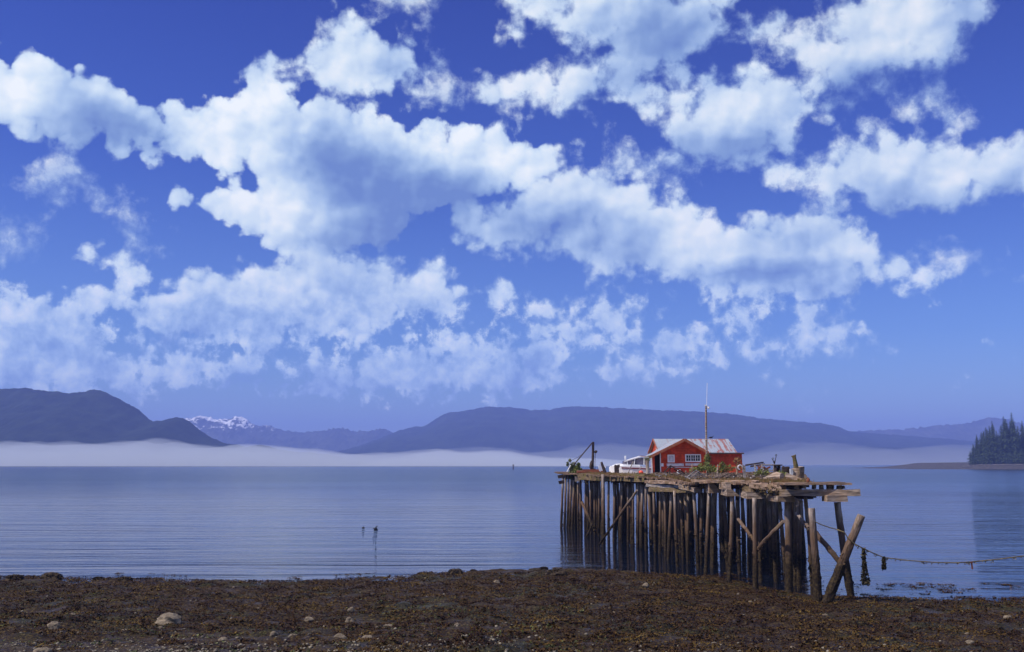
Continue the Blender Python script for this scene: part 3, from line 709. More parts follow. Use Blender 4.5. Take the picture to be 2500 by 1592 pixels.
# ---------------- timbers standing free of the deck
def post(label, name, cat, top, bot, wpx, Y, mat=None, group=None, tufts=True, tide=True):
    A_ = P(top[0], top[1], Y); B_ = P(bot[0], bot[1], Y)
    return thing(pile(MB(), A_, B_, wpx/2/ppm(Y), seg=12, tide=tide), name, mat or M['pile'], label, cat, group, smooth=False)
gY = G(1997, 1470).y
post('upright flat topped mossy pile standing just in front of the platform', 'mooring_pile', 'pile', (1981,1241), (1998,1474), 18, gY)
gY2 = G(2018, 1472).y
def leaning():
    A_, B_ = P(2103,1258,gY2-.6), P(2014,1482,gY2); pile_ = pile(MB(), A_, B_, 10.5/ppm(gY2), seg=12)
    return thing(pile_, 'leaning_log', M['pile'], 'thick log leaning right across the outermost pile with a pale broken top', 'log')
leaning()
Yr = gY2-.5
post('tall leaning post rising above the deck left of the red cabin, greenery on top', 'deck_post', 'post', (1580,1124), (1592,1330), 9, 77, tide=False)
rp = [(1990,1274),(2005,1281),(2025,1288),(2044,1293),(2062,1300),(2070,1314),(2085,1327),(2109,1340),(2135,1352),(2158,1361),(2213,1368),(2278,1373),(2330,1374),(2370,1372),(2441,1365),(2500,1357),(2600,1338),(2700,1312)]
mb = MB(); pts = [P(x, y, Yr-(.2 if 2060 < x else -.6)) for x, y in rp]
mb.tube(pts, .026, 6, jit=.2)
for a, b_ in zip(pts[6:], pts[7:]):
    for k in range(6): mb.leaves(a.lerp(b_, random.random())-Vector((0, 0, .05)), (.05, .04, .07), 3, .09)
thing(mb, 'mooring_rope', M['rope'], 'slack weed hung rope sagging from the leaning log out over the water to the right', 'rope')
def kelp(x, y0, y1, w0, w1, label):
    mb = MB(); Y = Yr-.2; n = 26
    for i in range(n):
        t = i/(n-1); p = P(x+(5*t*t if y1-y0 > 40 else 0), y0+(y1-y0)*t, Y)
        r = (w0+(w1-w0)*min(1, max(0, t-.45)*2.2))/2/ppm(Y)
        mb.leaves(p, (r, r*.8, .06), 20, .15)
    thing(mb, 'hanging_weed', M['kelp'], label, 'seaweed', 'seaweed hanging from the rope')
kelp(2109, 1342, 1426, 9, 24, 'long ragged bunch of seaweed dangling from the rope beside the leaning log')
kelp(2158, 1362, 1388, 4, 9, 'short dark tuft of seaweed hanging from the rope, right of the long bunch')
mb = MB().box(P(2371,1373,Yr-.2), (.12,.08,.08)).beam(P(2372,1374,Yr-.2), P(2374,1390,Yr-.2), .04, .06)
thing(mb, 'rope_tag', M['rust'], 'small red rag tied on the rope far right', 'rag')
post('grey pile beyond the right edge holding the rope end', 'rope_pile', 'pile', (2700,1290), (2704,1470), 16, Yr)

# ================================================================ red cabin
YF, YE, YR_, YB = 95.0, 98.5, 102.5, 106.5
house = empty('red_cabin', (PX(1690, 99), 99, ZD)); tag(house, 'red wooden cabin with white windows and a rust streaked tin roof on the pier', 'cabin')
def wallmat(name, vert, col=(.66,.085,.028)):
    m, t, b = newmat(name); g = t.node('ShaderNodeNewGeometry').outputs['Position']
    s_ = t.sep(g); c = s_[0] if vert else s_[2]
    w = t.m('FRACT', t.m('MULTIPLY', c, 1/.16 if not vert else 1/.25))
    n = t.noise(g, 2.2, 5, .6); n2 = t.noise(t.v('MULTIPLY', g, (2, 2, 14) if not vert else (14, 14, 2)), 1, 4)
    cc = t.mix(t.maprange(n, .35, .68, 0, 1), tuple(x*.72 for x in col), tuple(x*1.15 for x in col))
    cc = t.mix(t.maprange(n2, .58, .75, 0, .5), cc, (.20,.07,.05,1))
    t.put(b.inputs['Base Color'], cc); b.inputs['Roughness'].default_value = .8; b.inputs['Specular IOR Level'].default_value = .2
    bp = t.node('ShaderNodeBump'); bp.inputs['Strength'].default_value = 1; bp.inputs['Distance'].default_value = .04
    t.put(bp.inputs['Height'], t.m('GREATER_THAN', w, .12) if vert else w); t.l.new(bp.outputs[0], b.inputs['Normal'])
    return m
M['clap'] = wallmat('red_clapboard', False); M['board'] = wallmat('red_board_wall', True)
def roofmat():
    m, t, b = newmat('rusty_tin_roof'); g = t.node('ShaderNodeNewGeometry').outputs['Position']
    x, y, z = t.sep(g)[:3]
    n = t.noise(t.comb(t.m('MULTIPLY', x, 3.4), t.m('MULTIPLY', y, .22), 0), 1, 3, .6)
    n2 = t.noise(t.comb(t.m('MULTIPLY', x, 1.0), t.m('MULTIPLY', y, .7), 3), 1, 4, .7)
    k = t.maprange(t.m('ADD', n, t.m('MULTIPLY', n2, .55)), .76, .86, 0, .9)
    k = t.m('MULTIPLY', k, t.maprange(x, 16.5, 19.5, .25, 1))
    nn = t.noise(g, 3, 5, .6)
    c = t.mix(k, t.mix(nn, (.24,.28,.31), (.43,.48,.54)), t.mix(nn, (.24,.06,.045), (.36,.12,.08)))
    t.put(b.inputs['Base Color'], c); b.inputs['Roughness'].default_value = .55; b.inputs['Metallic'].default_value = 0.1
    w = t.m('SINE', t.m('MULTIPLY', x, 2*math.pi/.2)); bp = t.node('ShaderNodeBump'); bp.inputs['Distance'].default_value = .02; bp.inputs['Strength'].default_value = .5
    t.put(bp.inputs['Height'], w); t.l.new(bp.outputs[0], b.inputs['Normal'])
    return m
M['roof'] = roofmat()
xL = PX(1608, YE+.4); xR = PX(1801, YE); zE = PZ(1104.5, YE); zR = PZ(1071.5, YR_)
xW0, xW1 = PX(1613.5, YF+.4), PX(1726, YF+.4)           # wing front wall
xGL, xGR, xGA = PX(1585, YF), PX(1730.5, YF), PX(1673, YF)
zGL, zGR, zGA, zGK = PZ(1114, YF), PZ(1103.5, YF), PZ(1071, YF), PZ(1103, YF); xGK = PX(1608, YF)
wl, wr, fy, by_ = xL+.25, PX(1812, YE+.3), YE+.3, YB-.2
# main block: front (right of the wing), back, right and left gable walls
mb = MB()
mb.add([(wl,fy,ZD),(wr,fy,ZD),(wr,fy,zE-.02),(wl,fy,zE-.02),(wl,by_,ZD),(wr,by_,ZD),(wr,by_,zE-.02),(wl,by_,zE-.02)],
       [(0,1,2,3),(5,4,7,6),(1,5,6,2)]).build('wall', M['board'], house)
zr_in = zR-.08
MB().add([(wl,fy,ZD),(wl,by_,ZD),(wl,by_,zE-.02),(wl,YR_,zr_in),(wl,fy,zE-.02)], [(0,4,3,2,1)]).build('gable_wall', M['clap'], house)
MB().add([(xR-.2,fy,zE-.02),(xR-.2,YR_,zr_in),(xR-.2,by_,zE-.02)], [(0,2,1)]).build('gable_wall', M['board'], house)
def slab(pts, th, name, mat, par):          # roof sheet with thickness
    n = len(pts); V = [Vector(p) for p in pts]+[Vector(p)-Vector((0,0,th)) for p in pts]
    Fc = [tuple(range(n)), tuple(range(2*n-1, n-1, -1))]+[(i, i+n, (i+1)%n+n, (i+1)%n) for i in range(n)]
    return MB().add(V, Fc).build(name, mat, par)
roof = slab([(xL,YE,zE),(xR,YE,zE),(xR,YR_,zR),(xL,YR_,zR)], .06, 'roof', M['roof'], house)
slab([(xL,YR_+.01,zR),(xR,YR_+.01,zR),(xR,YB,zE),(xL,YB,zE)], .06, 'roof', M['roof'], house)
slab([(xR+.012,YE+.02,zE-.03),(PX(1817,YE),YE+.02,zE-.03),(PX(1817,YE),YB-.3,zE-.02),(xR+.012,YB-.3,zE-.02)], .06, 'side_eave', M['roof'], house)
MB().beam((xL,YE-.02,zE-.1),(PX(1817,YE),YE-.02,zE-.11), .04, .10).build('eave_board', M['darkwood'], house)
for a, b_ in (((xL-.02,YE,zE-.04),(xL-.02,YR_,zR-.04)), ((xL-.02,YR_,zR-.04),(xL-.02,YB,zE-.04))):
    MB().beam(a, b_, .05, .16).build('verge_board', M['trim'], house)
# wing
MB().add([(xW0,YF+.7,ZD),(xW1,YF+.7,ZD),(xW1,YF+.7,zGR-.05),(xGA,YF+.7,zGA-.08),(xGK,YF+.7,zGK-.05),(xW0,YF+.7,zGK-.1)], [(0,1,2,3,4,5)]).build('wing_wall', M['clap'], house)
MB().add([(xW1,YF+.7,ZD),(xW1,fy,ZD),(xW1,fy,zGR-.02),(xW1,YF+.7,zGR-.05)], [(0,1,2,3)]).build('wing_side_wall', M['clap'], house)
MB().add([(xW0,YF+.7,ZD),(xW0,fy,ZD),(xW0,fy,zGK-.05),(xW0,YF+.7,zGK-.05)], [(0,1,2,3)]).build('wing_side_wall', M['dark'], house)  # wall beside the porch, its shade put into the colour
ybk = YR_-.02
slab([(xGA,YF,zGA),(xGR,YF,zGR),(xGR,YE+.15,zGR+.02),(xGA,ybk,zGA+.0)], .07, 'wing_roof', M['roof'], house)
slab([(xGK,YF,zGK),(xGA-.005,YF,zGA),(xGA-.005,ybk,zGA),(xGK,YE+.15,zGK+.02)], .07, 'wing_roof', M['roof'], house)
slab([(xGL,YF,zGL),(xGK-.005,YF,zGK),(xGK-.005,YE+.1,zGK),(xGL,YE+.1,zGL)], .06, 'porch_roof', M['roof'], house)
for a, b_ in (((xGA,YF-.03,zGA-.07),(xGR,YF-.03,zGR-.07)), ((xGK,YF-.03,zGK-.07),(xGA-.01,YF-.03,zGA-.07)), ((xGL,YF-.03,zGL-.07),(xGK-.01,YF-.03,zGK-.07))):
    MB().beam(Vector(a)+Vector((0,-.03,-.03)), Vector(b_)+Vector((0,-.03,-.03)), .06, .25).build('barge_board', M['trim'], house)
px0, px1 = PX(1590, YF+.5), PX(1598, YF+.5)
MB().box(((px0+px1)/2, YF+.6, (ZD+zGL)/2+.03), (px1-px0, .3, zGL-ZD-.1)).build('porch_wall', M['clap'], house)
MB().add([(px1,YF+1.6,ZD),(xW0,YF+1.6,ZD),(xW0,YF+1.6,zGK-.1),(px1,YF+1.6,zGL)], [(0,1,2,3)]).build('door', M['darkwood'], house)
MB().box((PX(1615,YF), YF+.67, (ZD+zGK)/2-.05), (.09, .05, zGK-ZD-.15)).build('corner_board', M['white'], house)
MB().box((PX(1619,YF), YF+.67, PZ(1135,YF)), (.26, .05, .30)).build('white_panel', M['white'], house)
MB().box((PX(1650,YF+.3), YF+.66, PZ(1135,YF)), (PX(1671,YF)-PX(1629,YF), .05, .26)).build('white_band', M['dirtywhite'], house)
MB().box((PX(1693,YF+.3), YF+.66, PZ(1134,YF)), (PX(1711,YF)-PX(1675,YF), .05, .22)).build('white_band', M['dirtywhite'], house)
MB().box((PX(1672,YF+.3), YF+.63, PZ(1141,YF)), (PX(1713,YF)-PX(1629,YF), .06, .06)).build('rail', M['dirtywhite'], house)
def window(x0, x1, y0, y1, sash, Y, boarded=False):
    a, b_ = P(x0, y0, Y), P(x1, y1, Y); cx_, w_ = (a.x+b_.x)/2, b_.x-a.x; cz, h_ = (a.z+b_.z)/2, a.z-b_.z
    t = .10; fr = MB()
    fr.box((cx_, Y, a.z-t/2), (w_, .07, t)).box((cx_, Y, b_.z+t/2), (w_, .09, t)).box((a.x+t/2, Y-.002, cz), (t, .07, h_-2*t)).box((b_.x-t/2, Y-.002, cz), (t, .07, h_-2*t))
    f = fr.build('window', M['white'], house)
    ix0, ix1, iz0, iz1 = a.x+t, b_.x-t, b_.z+t, a.z-t
    MB().box(((ix0+ix1)/2, Y+.02, cz), (ix1-ix0, .02, iz1-iz0)).build('boarded_pane' if boarded else 'pane', M['dirtywhite'] if boarded else M['glass'], f)
    if boarded: MB().box(((ix0+ix1)/2, Y+.004, cz), (.03, .02, iz1-iz0-.02)).build('sash_bar', M['white'], f); return
    sw = (ix1-ix0)/sash; g_ = MB()
    for k in range(sash):
        c = ix0+sw*(k+.5)
        g_.box((c, Y, cz), (.03, .03, iz1-iz0)).box((c, Y+.004, cz), (sw-.04, .02, .03))
        if k: g_.box((ix0+sw*k, Y-.006, cz), (.06, .05, iz1-iz0))
    g_.build('sash_bar', M['white'], f)
window(1629.5, 1647.3, 1110, 1129, 1, YF+.64, True)
window(1672.7, 1711.6, 1109, 1128, 3, YF+.64)
# small window in the side gable (facing left)
MB().box((wl-.03, YR_-.8, zE+.62), (.05, .5, .8)).build('gable_window', M['dirtywhite'], house)
MB().box((wl-.06, YR_-.8, zE+.12), (.12, .7, .1)).build('sill', M['white'], house)
# crow on the ridge, tail up to the right
mb = MB(); cpos = P(1736, 1069.5, YR_)
mb.blob(cpos+Vector((0,0,.06)), .10, 2, .1, sq=(1.7,.8,.8)).blob(cpos+Vector((-.17,0,.06)), .06, 1, .05).beam(cpos+Vector((-.2,0,.06)), cpos+Vector((-.29,0,.04)), .02, .02)
mb.beam(cpos+Vector((.08,0,.08)), cpos+Vector((.26,0,.22)), .10, .035).beam(cpos+Vector((0,.02,.02)), cpos+Vector((0,.02,-.05)), .02, .02)
thing(mb, 'crow', M['black'], 'black crow perched on the tin roof ridge right of the pole', 'bird', smooth=True)
# pole with lamp and aerial in front of the cabin
Yp = 92.6
pole = empty('utility_pole', tuple(P(1727,1154,Yp))); tag(pole, 'tall slim wooden pole with a white lamp and aerial in front of the red cabin', 'pole')
pile(MB(), P(1723.6,991,Yp), P(1727,1156,Yp), 2.3/ppm(Yp), seg=8, tide=False).build('shaft', M['beam'], pole)
MB().beam(P(1721,989,Yp), P(1729,995,Yp), .12, .12).blob(P(1730,996,Yp-.1), .12, 1, .1).build('lamp', M['dirtywhite'], pole)
MB().tube([P(1725.3,991,Yp), P(1726.5,935,Yp)], .02, 5).build('aerial', M['white'], pole)
# ================================================================ things on the deck
def DP(x, Y, z=ZD): return Vector((PX(x, Y), Y, z))
# derrick mast with block, stay and boom
Ym = 97
mast = empty('derrick_mast', tuple(DP(1446, Ym))); tag(mast, 'dark wooden derrick mast with pulley block and slanting stay at the pier far end', 'mast')
pile(MB(), P(1448,1079,Ym), P(1446,1158,Ym), 3.2/ppm(Ym), seg=8, tide=False).build('post', M['darkwood'], mast)
MB().blob(P(1454.5,1103,Ym-.1), .16, 1, .2, sq=(1.2,.8,1)).build('block', M['darkwood'], mast)
MB().blob(P(1443,1136,Ym-.1), .3, 1, .3, sq=(.7,.8,1.5)).build('winch', M['darkwood'], mast)
MB().tube([P(1446,1081,Ym), P(1424,1107,Ym-1), P(1400,1136,Ym-2)], .055, 6, jit=.1).build('boom', M['darkwood'], mast)
MB().tube([P(1454,1103,Ym-.1), P(1452.5,1128,Ym-.1), P(1453,1152,Ym-.1)], .022, 4).build('line', M['darkwood'], mast)
MB().tube([P(1423,1108,Ym-1), P(1410,1117,Ym-1), P(1395,1124,Ym-2)], .016, 4).build('line', M['darkwood'], mast)
c = P(1451,1150,95.5)
thing(MB().tube([c+Vector((-.05,-.35,0)), c+Vector((0,.35,0))], .24, 12), 'iron_drum', M['darkwood'], 'dark round drum lying at the foot of the derrick mast', 'drum')
thing(MB().box(P(1440,1152,94.6)+Vector((0,0,0)), (2.4,1.6,.18), jit=.05).box(P(1445,1149,95.3), (1.8,.8,.2), jit=.06), 'rusty_sheets', M['rust'], 'flat heap of rusty red sheets around the derrick mast', 'scrap metal')
def shrub(pts, label, n=220, size=.16, name='shrub', mat='leaf', stem=True, grow=1.35, group='bushes growing on the deck'):
    pts = [(c_, (r_[0]*grow, r_[1]*grow, r_[2]*grow)) for c_, r_ in pts]
    x0 = sum(p[0].x for p in pts)/len(pts); y0 = sum(p[0].y for p in pts)/len(pts); zb = min(p[0].z-p[1][2] for p in pts)
    e = empty(name, (x0, y0, zb)); tag(e, label, 'bush', group)
    mb = MB()
    for c, r in pts:
        k = max(40 if grow > 1 else 9, int(n*r[0]*r[2]*7))
        mb.leaves(c, r, k, size)
    mb.build('foliage', M[mat], e)
    if stem:
        ms = MB()
        for c, r in pts:
            ms.tube([Vector((x0, y0, zb)), Vector(c)-Vector((0,0,r[2]*.3)), Vector(c)+Vector((r[0]*.3,0,r[2]*.7))], [.03,.02,.01], 4)
        ms.build('stem', M['darkwood'], e)
    return e
def SP(x, y, Y, rx, rz): k = ppm(Y); return (P(x, y, Y), (rx/k, max(rx/k*.6, .1), rz/k))
shrub([SP(1400,1145,99,8,13), SP(1410,1152,98,10,9), SP(1396,1160,99,7,9), SP(1412,1137,98,4,6), SP(1386,1133,99,3,5), SP(1392,1124,99,3,3)], 'ragged green bush at the far left corner of the pier', 260)
thing(MB().tube([P(1393,1136,98.5), P(1384,1152,98.5)], .05, 5), 'white_stake', M['white'], 'thin white stake slanting beside the far left corner bush', 'stake')
mb = MB()
mb.beam(P(1367,1164,100)+Vector((-.2,0,0)), P(1376,1162,100), .5, .30, jit=.04).beam(P(1368,1178,100)+Vector((-.15,0,0)), P(1377,1176,100), .4, .34, jit=.04)
thing(mb, 'fender_timbers', M['darkwood'], 'short dark fender timbers sticking out left of the corner piles', 'timber')
# white skiff bow standing up left of the cruiser
sk = empty('skiff', tuple(DP(1468, 94))); tag(sk, 'upturned white skiff bow leaning on the deck left of the cabin cruiser', 'skiff')
a = [P(1460,1139,94), P(1463,1134,94.4), P(1476,1150,94.4), P(1474,1156,94), P(1463,1150,93.6)]
MB().add(a+[p+Vector((.12,.5,-.02)) for p in a], [(0,4,3,2,1),(5,6,7,8,9),(0,1,6,5),(1,2,7,6),(2,3,8,7),(3,4,9,8),(4,0,5,9)]).build('hull', M['white'], sk)
MB().beam(P(1472,1133,95), P(1479,1142,95), .05, .1).build('gunwale', M['white'], sk)
thing(MB().tube([P(1468,1128,93.4), P(1470,1134,93.4), P(1474,1146,93.4), P(1478,1158,93.4)], [.10,.13,.15,.17], 7, jit=.1), 'leaning_post', M['darkwood'], 'dark pointed post leaning in front of the white skiff bow', 'post')
# cabin cruiser on the deck
Yb = 96.0
bt = empty('cabin_cruiser', tuple(DP(1530, Yb))); tag(bt, 'white cabin cruiser with a maroon stripe stored on the deck left of the cabin', 'boat')
def hull(mb, sheer, keel, ww, half, y0):
    V = []; n = len(sheer)
    for (x, y), (x2, y2), w_ in zip(sheer, keel, ww):
        s0 = P(x, y, y0); k0 = P(x2, y2, y0)
        V += [s0+Vector((0,-w_*half,0)), k0+Vector((0,-w_*half*.92,0)), k0+Vector((0,half*.92*w_,0)), s0+Vector((0,w_*half,0))]
    Fc = []
    for i in range(n-1):
        for q in range(4): Fc.append((i*4+q, i*4+(q+1)%4, i*4+4+(q+1)%4, i*4+4+q))
    Fc += [(3,2,1,0), tuple((n-1)*4+q for q in range(4))]
    return mb.add(V, Fc)
sheer = [(1487,1142),(1491,1138),(1500,1137),(1515,1137),(1540,1138),(1565,1139),(1586,1140)]
keel = [(1488,1152),(1493,1154.5),(1503,1155.5),(1520,1156),(1540,1156),(1565,1156),(1586,1156)]
ww = [.08,.3,.6,.85,1,1,1]
hull(MB(), sheer, keel, ww, 1.0, Yb).build('hull', M['white'], bt)
mb = MB()
for (x, y), w_, (x2, y2), w2 in zip(sheer[3:-1], ww[3:], sheer[4:], ww[4:]):
    mb.beam(P(x, y+5, Yb)+Vector((0,-w_*.99,0)), P(x2, y2+5, Yb)+Vector((0,-w2*.99,0)), .05, .11)
mb.build('stripe', M['redstripe'], bt)
hull(MB(), [(1494,1137),(1505,1132.5),(1513,1131.5),(1520,1133.5),(1531,1134),(1560,1134.5)], [(1494,1139),(1505,1138.5),(1513,1138.5),(1520,1138.5),(1531,1138.5),(1560,1139)], [.25,.5,.6,.75,.8,.8], .85, Yb).build('foredeck', M['white'], bt)
hull(MB(), [(1520,1126),(1526,1124),(1550,1118.5),(1583,1117.5)], [(1518,1134),(1526,1134),(1550,1134.5),(1583,1135)], [.7,.8,.85,.85], .7, Yb).build('wheelhouse_glazing', simple('tinted_glazing', (.16,.15,.20), .2, .5, 2, .5), bt)
mb = MB()
mb.beam(P(1523,1126.5,Yb), P(1562,1115,Yb), 1.5, .10).beam(P(1562,1115,Yb), P(1584,1117,Yb), 1.5, .07)
mb.build('cabin_roof', M['white'], bt)
mb = MB()
for x, y, x2, y2 in ((1529,1124,1530,1134),(1548,1119,1546,1134),(1570,1116,1570,1135)): mb.beam(P(x,y,Yb)+Vector((0,-.66,0)), P(x2,y2,Yb)+Vector((0,-.66,0)), .08, .08)
mb.build('pillar', M['white'], bt)
MB().box(P(1526.5,1119,Yb), (.14,.3,.42), jit=.03).build('searchlight', M['white'], bt)
MB().beam(P(1563,1113.5,Yb), P(1581,1115.5,Yb), .8, .07).build('cover', M['redstripe'], bt)
thing(MB().box(P(1506.5,1147,93.2), (.42,.4,.78), jit=.07).box(P(1502,1139,93.2), (.12,.3,.3), jit=.04).box(P(1510.5,1138,93.2), (.1,.3,.26), jit=.04), 'notched_bollard', M['darkwood'], 'notched wooden bollard block in front of the cruiser bow', 'bollard')
for (a_, b_, y_, lb) in (((1546,1126),(1533,1156),93.4,'pale thin pole leaning on the cruiser hull'),((1566,1138),(1556,1156),93.2,'short pale stick leaning right of the long pole by the cruiser')):
    thing(MB().tube([P(a_[0],a_[1],y_), P(b_[0],b_[1],y_)], .05, 5, jit=.1), 'leaning_pole', M['greywood'], lb, 'pole')
thing(MB().blob(P(1565,1153.5,91), .22, 2, .04, sq=(1,1,.85)), 'buoy', M['orange'], 'bright orange red round buoy in front of the cruiser stern', 'buoy', smooth=True)
shrub([SP(1581,1121,77,6,6), SP(1586,1117,77,5,5)], 'small tuft of greenery sprouting from the tall leaning post', 120, .1, stem=False)
MBp = MB().beam(P(1590,1118,94.2), P(1592,1156,94.2), .12, .12); thing(MBp, 'white_upright', M['dirtywhite'], 'pale upright board beside the porch of the cabin', 'board')
# greenery and rubble in front of the cabin
shrub([SP(1728,1122,88,7,12), SP(1722,1138,86,13,8), SP(1734,1145,85,15,7)], 'tall yellow green bush at the foot of the utility pole', 170, .15)
shrub([SP(1755,1147,84,17,6), SP(1775,1143,84,14,7), SP(1763,1135,84,5,6)], 'low wide green bush in front of the red board wall', 170, .15)
shrub([SP(1700,1147,82,14,5), SP(1712,1144,82,9,5)], 'low green bush under the cabin windows', 170, .15)
shrub([SP(1800,1124,88,8,7), SP(1806,1140,86,8,8)], 'brownish bush against the right end of the cabin', 150, .14, mat='leafy')
shrub([SP(1862,1152,66,12,7), SP(1852,1158,64,9,6)], 'dark green bush right of the white hooked post', 190, .12)
shrub([SP(1910,1156,60,9,6)], 'small green bush behind the fallen log', 190, .11)
shrub([SP(1886,1120,62,6,4), SP(1895,1112,62,4,5), SP(1890,1128,62,3,6)], 'spindly sapling with a few leaves rising right of the cabin', 14, .07, name='sapling', grow=.8)
mb = MB()                                            # brown dry grass along the deck edges
for i in range(15000):
    Y = random.uniform(50.5, 92); a = xspan(Y)
    if not a: continue
    if random.random() < .6: x = a[0]+abs(random.gauss(0, .7))
    else: x = random.uniform(*a)
    h = random.uniform(.04, .17)*(1.6 if random.random() < .15 else 1); z = ZD-.02-(.14*math.exp(-((Y-63)/4)**2))
    q = Vector((x, Y, z)); dx = Vector((random.uniform(-.1, .1), random.uniform(-.05, .05), h)); w_ = random.uniform(.02, .06)
    mb.add([q-Vector((w_,0,0)), q+Vector((w_,0,0)), q+dx+Vector((w_*.3,0,0)), q+dx-Vector((w_*.3,0,0))], [(0,1,2,3)])
tag(mb.build('dry_grass', M['leafy']), 'brown dry grass and moss growing along the deck edge', 'grass', kind='stuff')
mb = MB()
for i in range(420):
    Y = random.uniform(60, 90); a = xspan(Y); x = max(a[0]+.3, PX(1600, Y))+random.random()**1.3*(a[1]-a[0])*.6
    L = random.uniform(.1, .55); ang = random.uniform(0, 3.14); d = Vector((math.cos(ang), math.sin(ang), random.uniform(-.1, .45)))*L
    q = Vector((x, Y, ZD+random.uniform(.02, .22))); mb.beam(q-d/2, q+d/2, random.uniform(.04, .16), random.uniform(.03, .1))
tag(mb.build('rubble', simple('rubble_wood', (.20,.145,.11), .85, col2=(.03,.02,.015), scale=2.2)), 'jumbled broken boards and scraps littering the deck', 'rubble', kind='stuff')
mb = MB()
for i in range(120):
    Y = random.uniform(62, 92); a = xspan(Y); x = a[0]+random.random()*(a[1]-a[0])*.9+.3
    mb.blob((x, Y, ZD+.05), random.uniform(.05, .16), 1, .4, sq=(1,1,.7), seed=i)
tag(mb.build('litter', simple('mixed_litter', (.45,.44,.46), .6, col2=(.05,.03,.025), scale=1.2)), 'small pale and dark litter scattered over the deck', 'litter', kind='stuff')
def bars(name, mat, label, cat, segs, Y, w=.07, group=None):
    mb = MB()
    for x0, y0, x1, y1 in segs: mb.beam(P(x0,y0,Y), P(x1,y1,Y+random.uniform(-.2,.2)), w, w, jit=.008)
    return thing(mb, name, M[mat], label, cat, group)
bars('broken_rack', 'greywood', 'collapsed grey slatted rack lying on the deck edge', 'rack', [(1680,1170,1705,1150),(1686,1172,1709,1153),(1692,1172,1713,1156),(1675,1167,1700,1148),(1700,1148,1727,1168),(1680,1170,1722,1173),(1672,1163,1690,1172)], 63, .06)
bars('trestle', 'darkwood', 'dark broken trestle standing at the cabin porch', 'trestle', [(1621,1153,1637,1137),(1637,1137,1633,1165),(1637,1137,1662,1150),(1662,1150,1674,1158),(1628,1152,1640,1168),(1645,1145,1668,1160)], 74, .08)
bars('deck_rail', 'greywood', 'weathered pale rail fence panel left of the broken rack', 'rail', [(1600,1160,1672,1166),(1604,1176,1611,1160),(1632,1178,1626,1158),(1600,1170,1634,1175)], 72, .08)
bars('plank_ramp', 'darkwood', 'long dark plank propped up right of the cabin', 'plank', [(1820,1136,1864,1129),(1832,1139,1868,1133)], 80, .12)
bars('rail_fence', 'greywood', 'rickety rail fence between the cabin and the dark table', 'fence', [(1843,1134,1846,1162),(1860,1136,1862,1156),(1858,1135,1892,1135),(1862,1149,1890,1149),(1890,1134,1889,1158)], 72, .09)
bars('bench_frame', 'rust', 'reddish scrap frame behind the rail fence', 'scrap frame', [(1850,1138,1858,1148),(1858,1138,1850,1148),(1864,1140,1874,1149),(1866,1147,1880,1140)], 76, .12)
tb = MB().box(P(1897,1135.5,66), (.55,.6,.07)).box(P(1893,1146,66), (.1,.5,.6), jit=.02).box(P(1902,1147,66), (.1,.5,.62), jit=.02).box(P(1897,1148,66.2), (.4,.3,.3), jit=.02)
thing(tb, 'work_table', M['darkwood'], 'small dark box table near the right end of the pier', 'table')
thing(MB().box(P(1918,1149,65), (.5,.5,.42), jit=.06).blob(P(1912,1142,65), .13, 1, .2), 'dark_crate', M['darkwood'], 'dark low crate between the table and the tall stump', 'crate')
wp = empty('hooked_post', tuple(DP(1817, 63))); tag(wp, 'pale grey post with a white hooked ring on its left side', 'post')
MB().beam(P(1816,1137,63), P(1818,1172,63), .15, .15, seg=4, jit=.01).build('post', M['greywood'], wp)
MB().tube([P(1807+5.5*math.cos(a*.55+.2), 1141-5.5*math.sin(a*.55+.2), 62.9) for a in range(0, 9)], .035, 6).build('ring', M['dirtywhite'], wp)
for (x, y0, y1, Y, w_, lb) in ((1753,1134,1170,62.5,4,'short weathered post in front of the low wide bush'),(1797,1139,1163,68,5,'brown stubby post left of the hooked post'),(1690,1133,1150,80,3,'thin dark stake under the cabin windows'),(1674,1150,1178,70,4,'leaning grey stake beside the rail fence panel')):
    thing(pile(MB(), P(x,y0,Y), P(x+1,y1,Y), w_/2/ppm(Y), seg=7, tide=False), 'fence_post', M['beam'], lb, 'post', 'small posts on the deck')
st = empty('tall_stump', tuple(DP(1942, 64))); tag(st, 'tall pile head with a narrow broken stem at the right end of the pier', 'pile head')
MB().tube([P(1945,1170,64), P(1945,1155,64), P(1944,1143,64)], [.30,.31,.27], 9, jit=.12).box(P(1955,1154,64.5), (.28,.4,.72), jit=.05).build('base', M['beam'], st)
MB().tube([P(1944,1144,64), P(1942,1130,64), P(1939,1117,64), P(1937,1112,64)], [.16,.14,.13,.17], 7, jit=.18).build('stem', M['mossbeam'], st)
thing(MB().box(P(1932,1152,63.8), (.15,.3,.36)), 'pale_box', M['metal'], 'small pale blue grey box left of the tall pile head', 'box')
thing(MB().tube([P(1864,1171,57.5), P(1880,1166,57.5), P(1897,1162,57.3), P(1909,1164,57)], [.10,.18,.22,.2], 9, jit=.1), 'fallen_log', M['beam'], 'fallen silver log lying on the deck near the right end', 'log')
thing(MB().beam(P(1920,1159,55), P(1957,1174,54.5), .25, .2, seg=6, jit=.02), 'slanting_plank', M['beam'], 'thick pale plank slanting down right of the fallen log', 'plank')
thing(MB().box(P(1876,1178,52.5), (.35,.2,.03), jit=.01).box(P(1884,1177,52.4), (.3,.2,.04), jit=.02), 'torn_sheet', simple('pale_green_plastic', (.5,.62,.55), .5), 'scrap of pale green plastic below the fallen log', 'plastic sheet')
thing(MB().blob(P(1973,1173,50.5), .1, 1, .3, sq=(1,1,1.4)).beam(P(1973,1171,50.5), P(1972,1165,50.5), .03, .03), 'red_scrap', M['rust'], 'small rusty lump on the near platform', 'scrap')
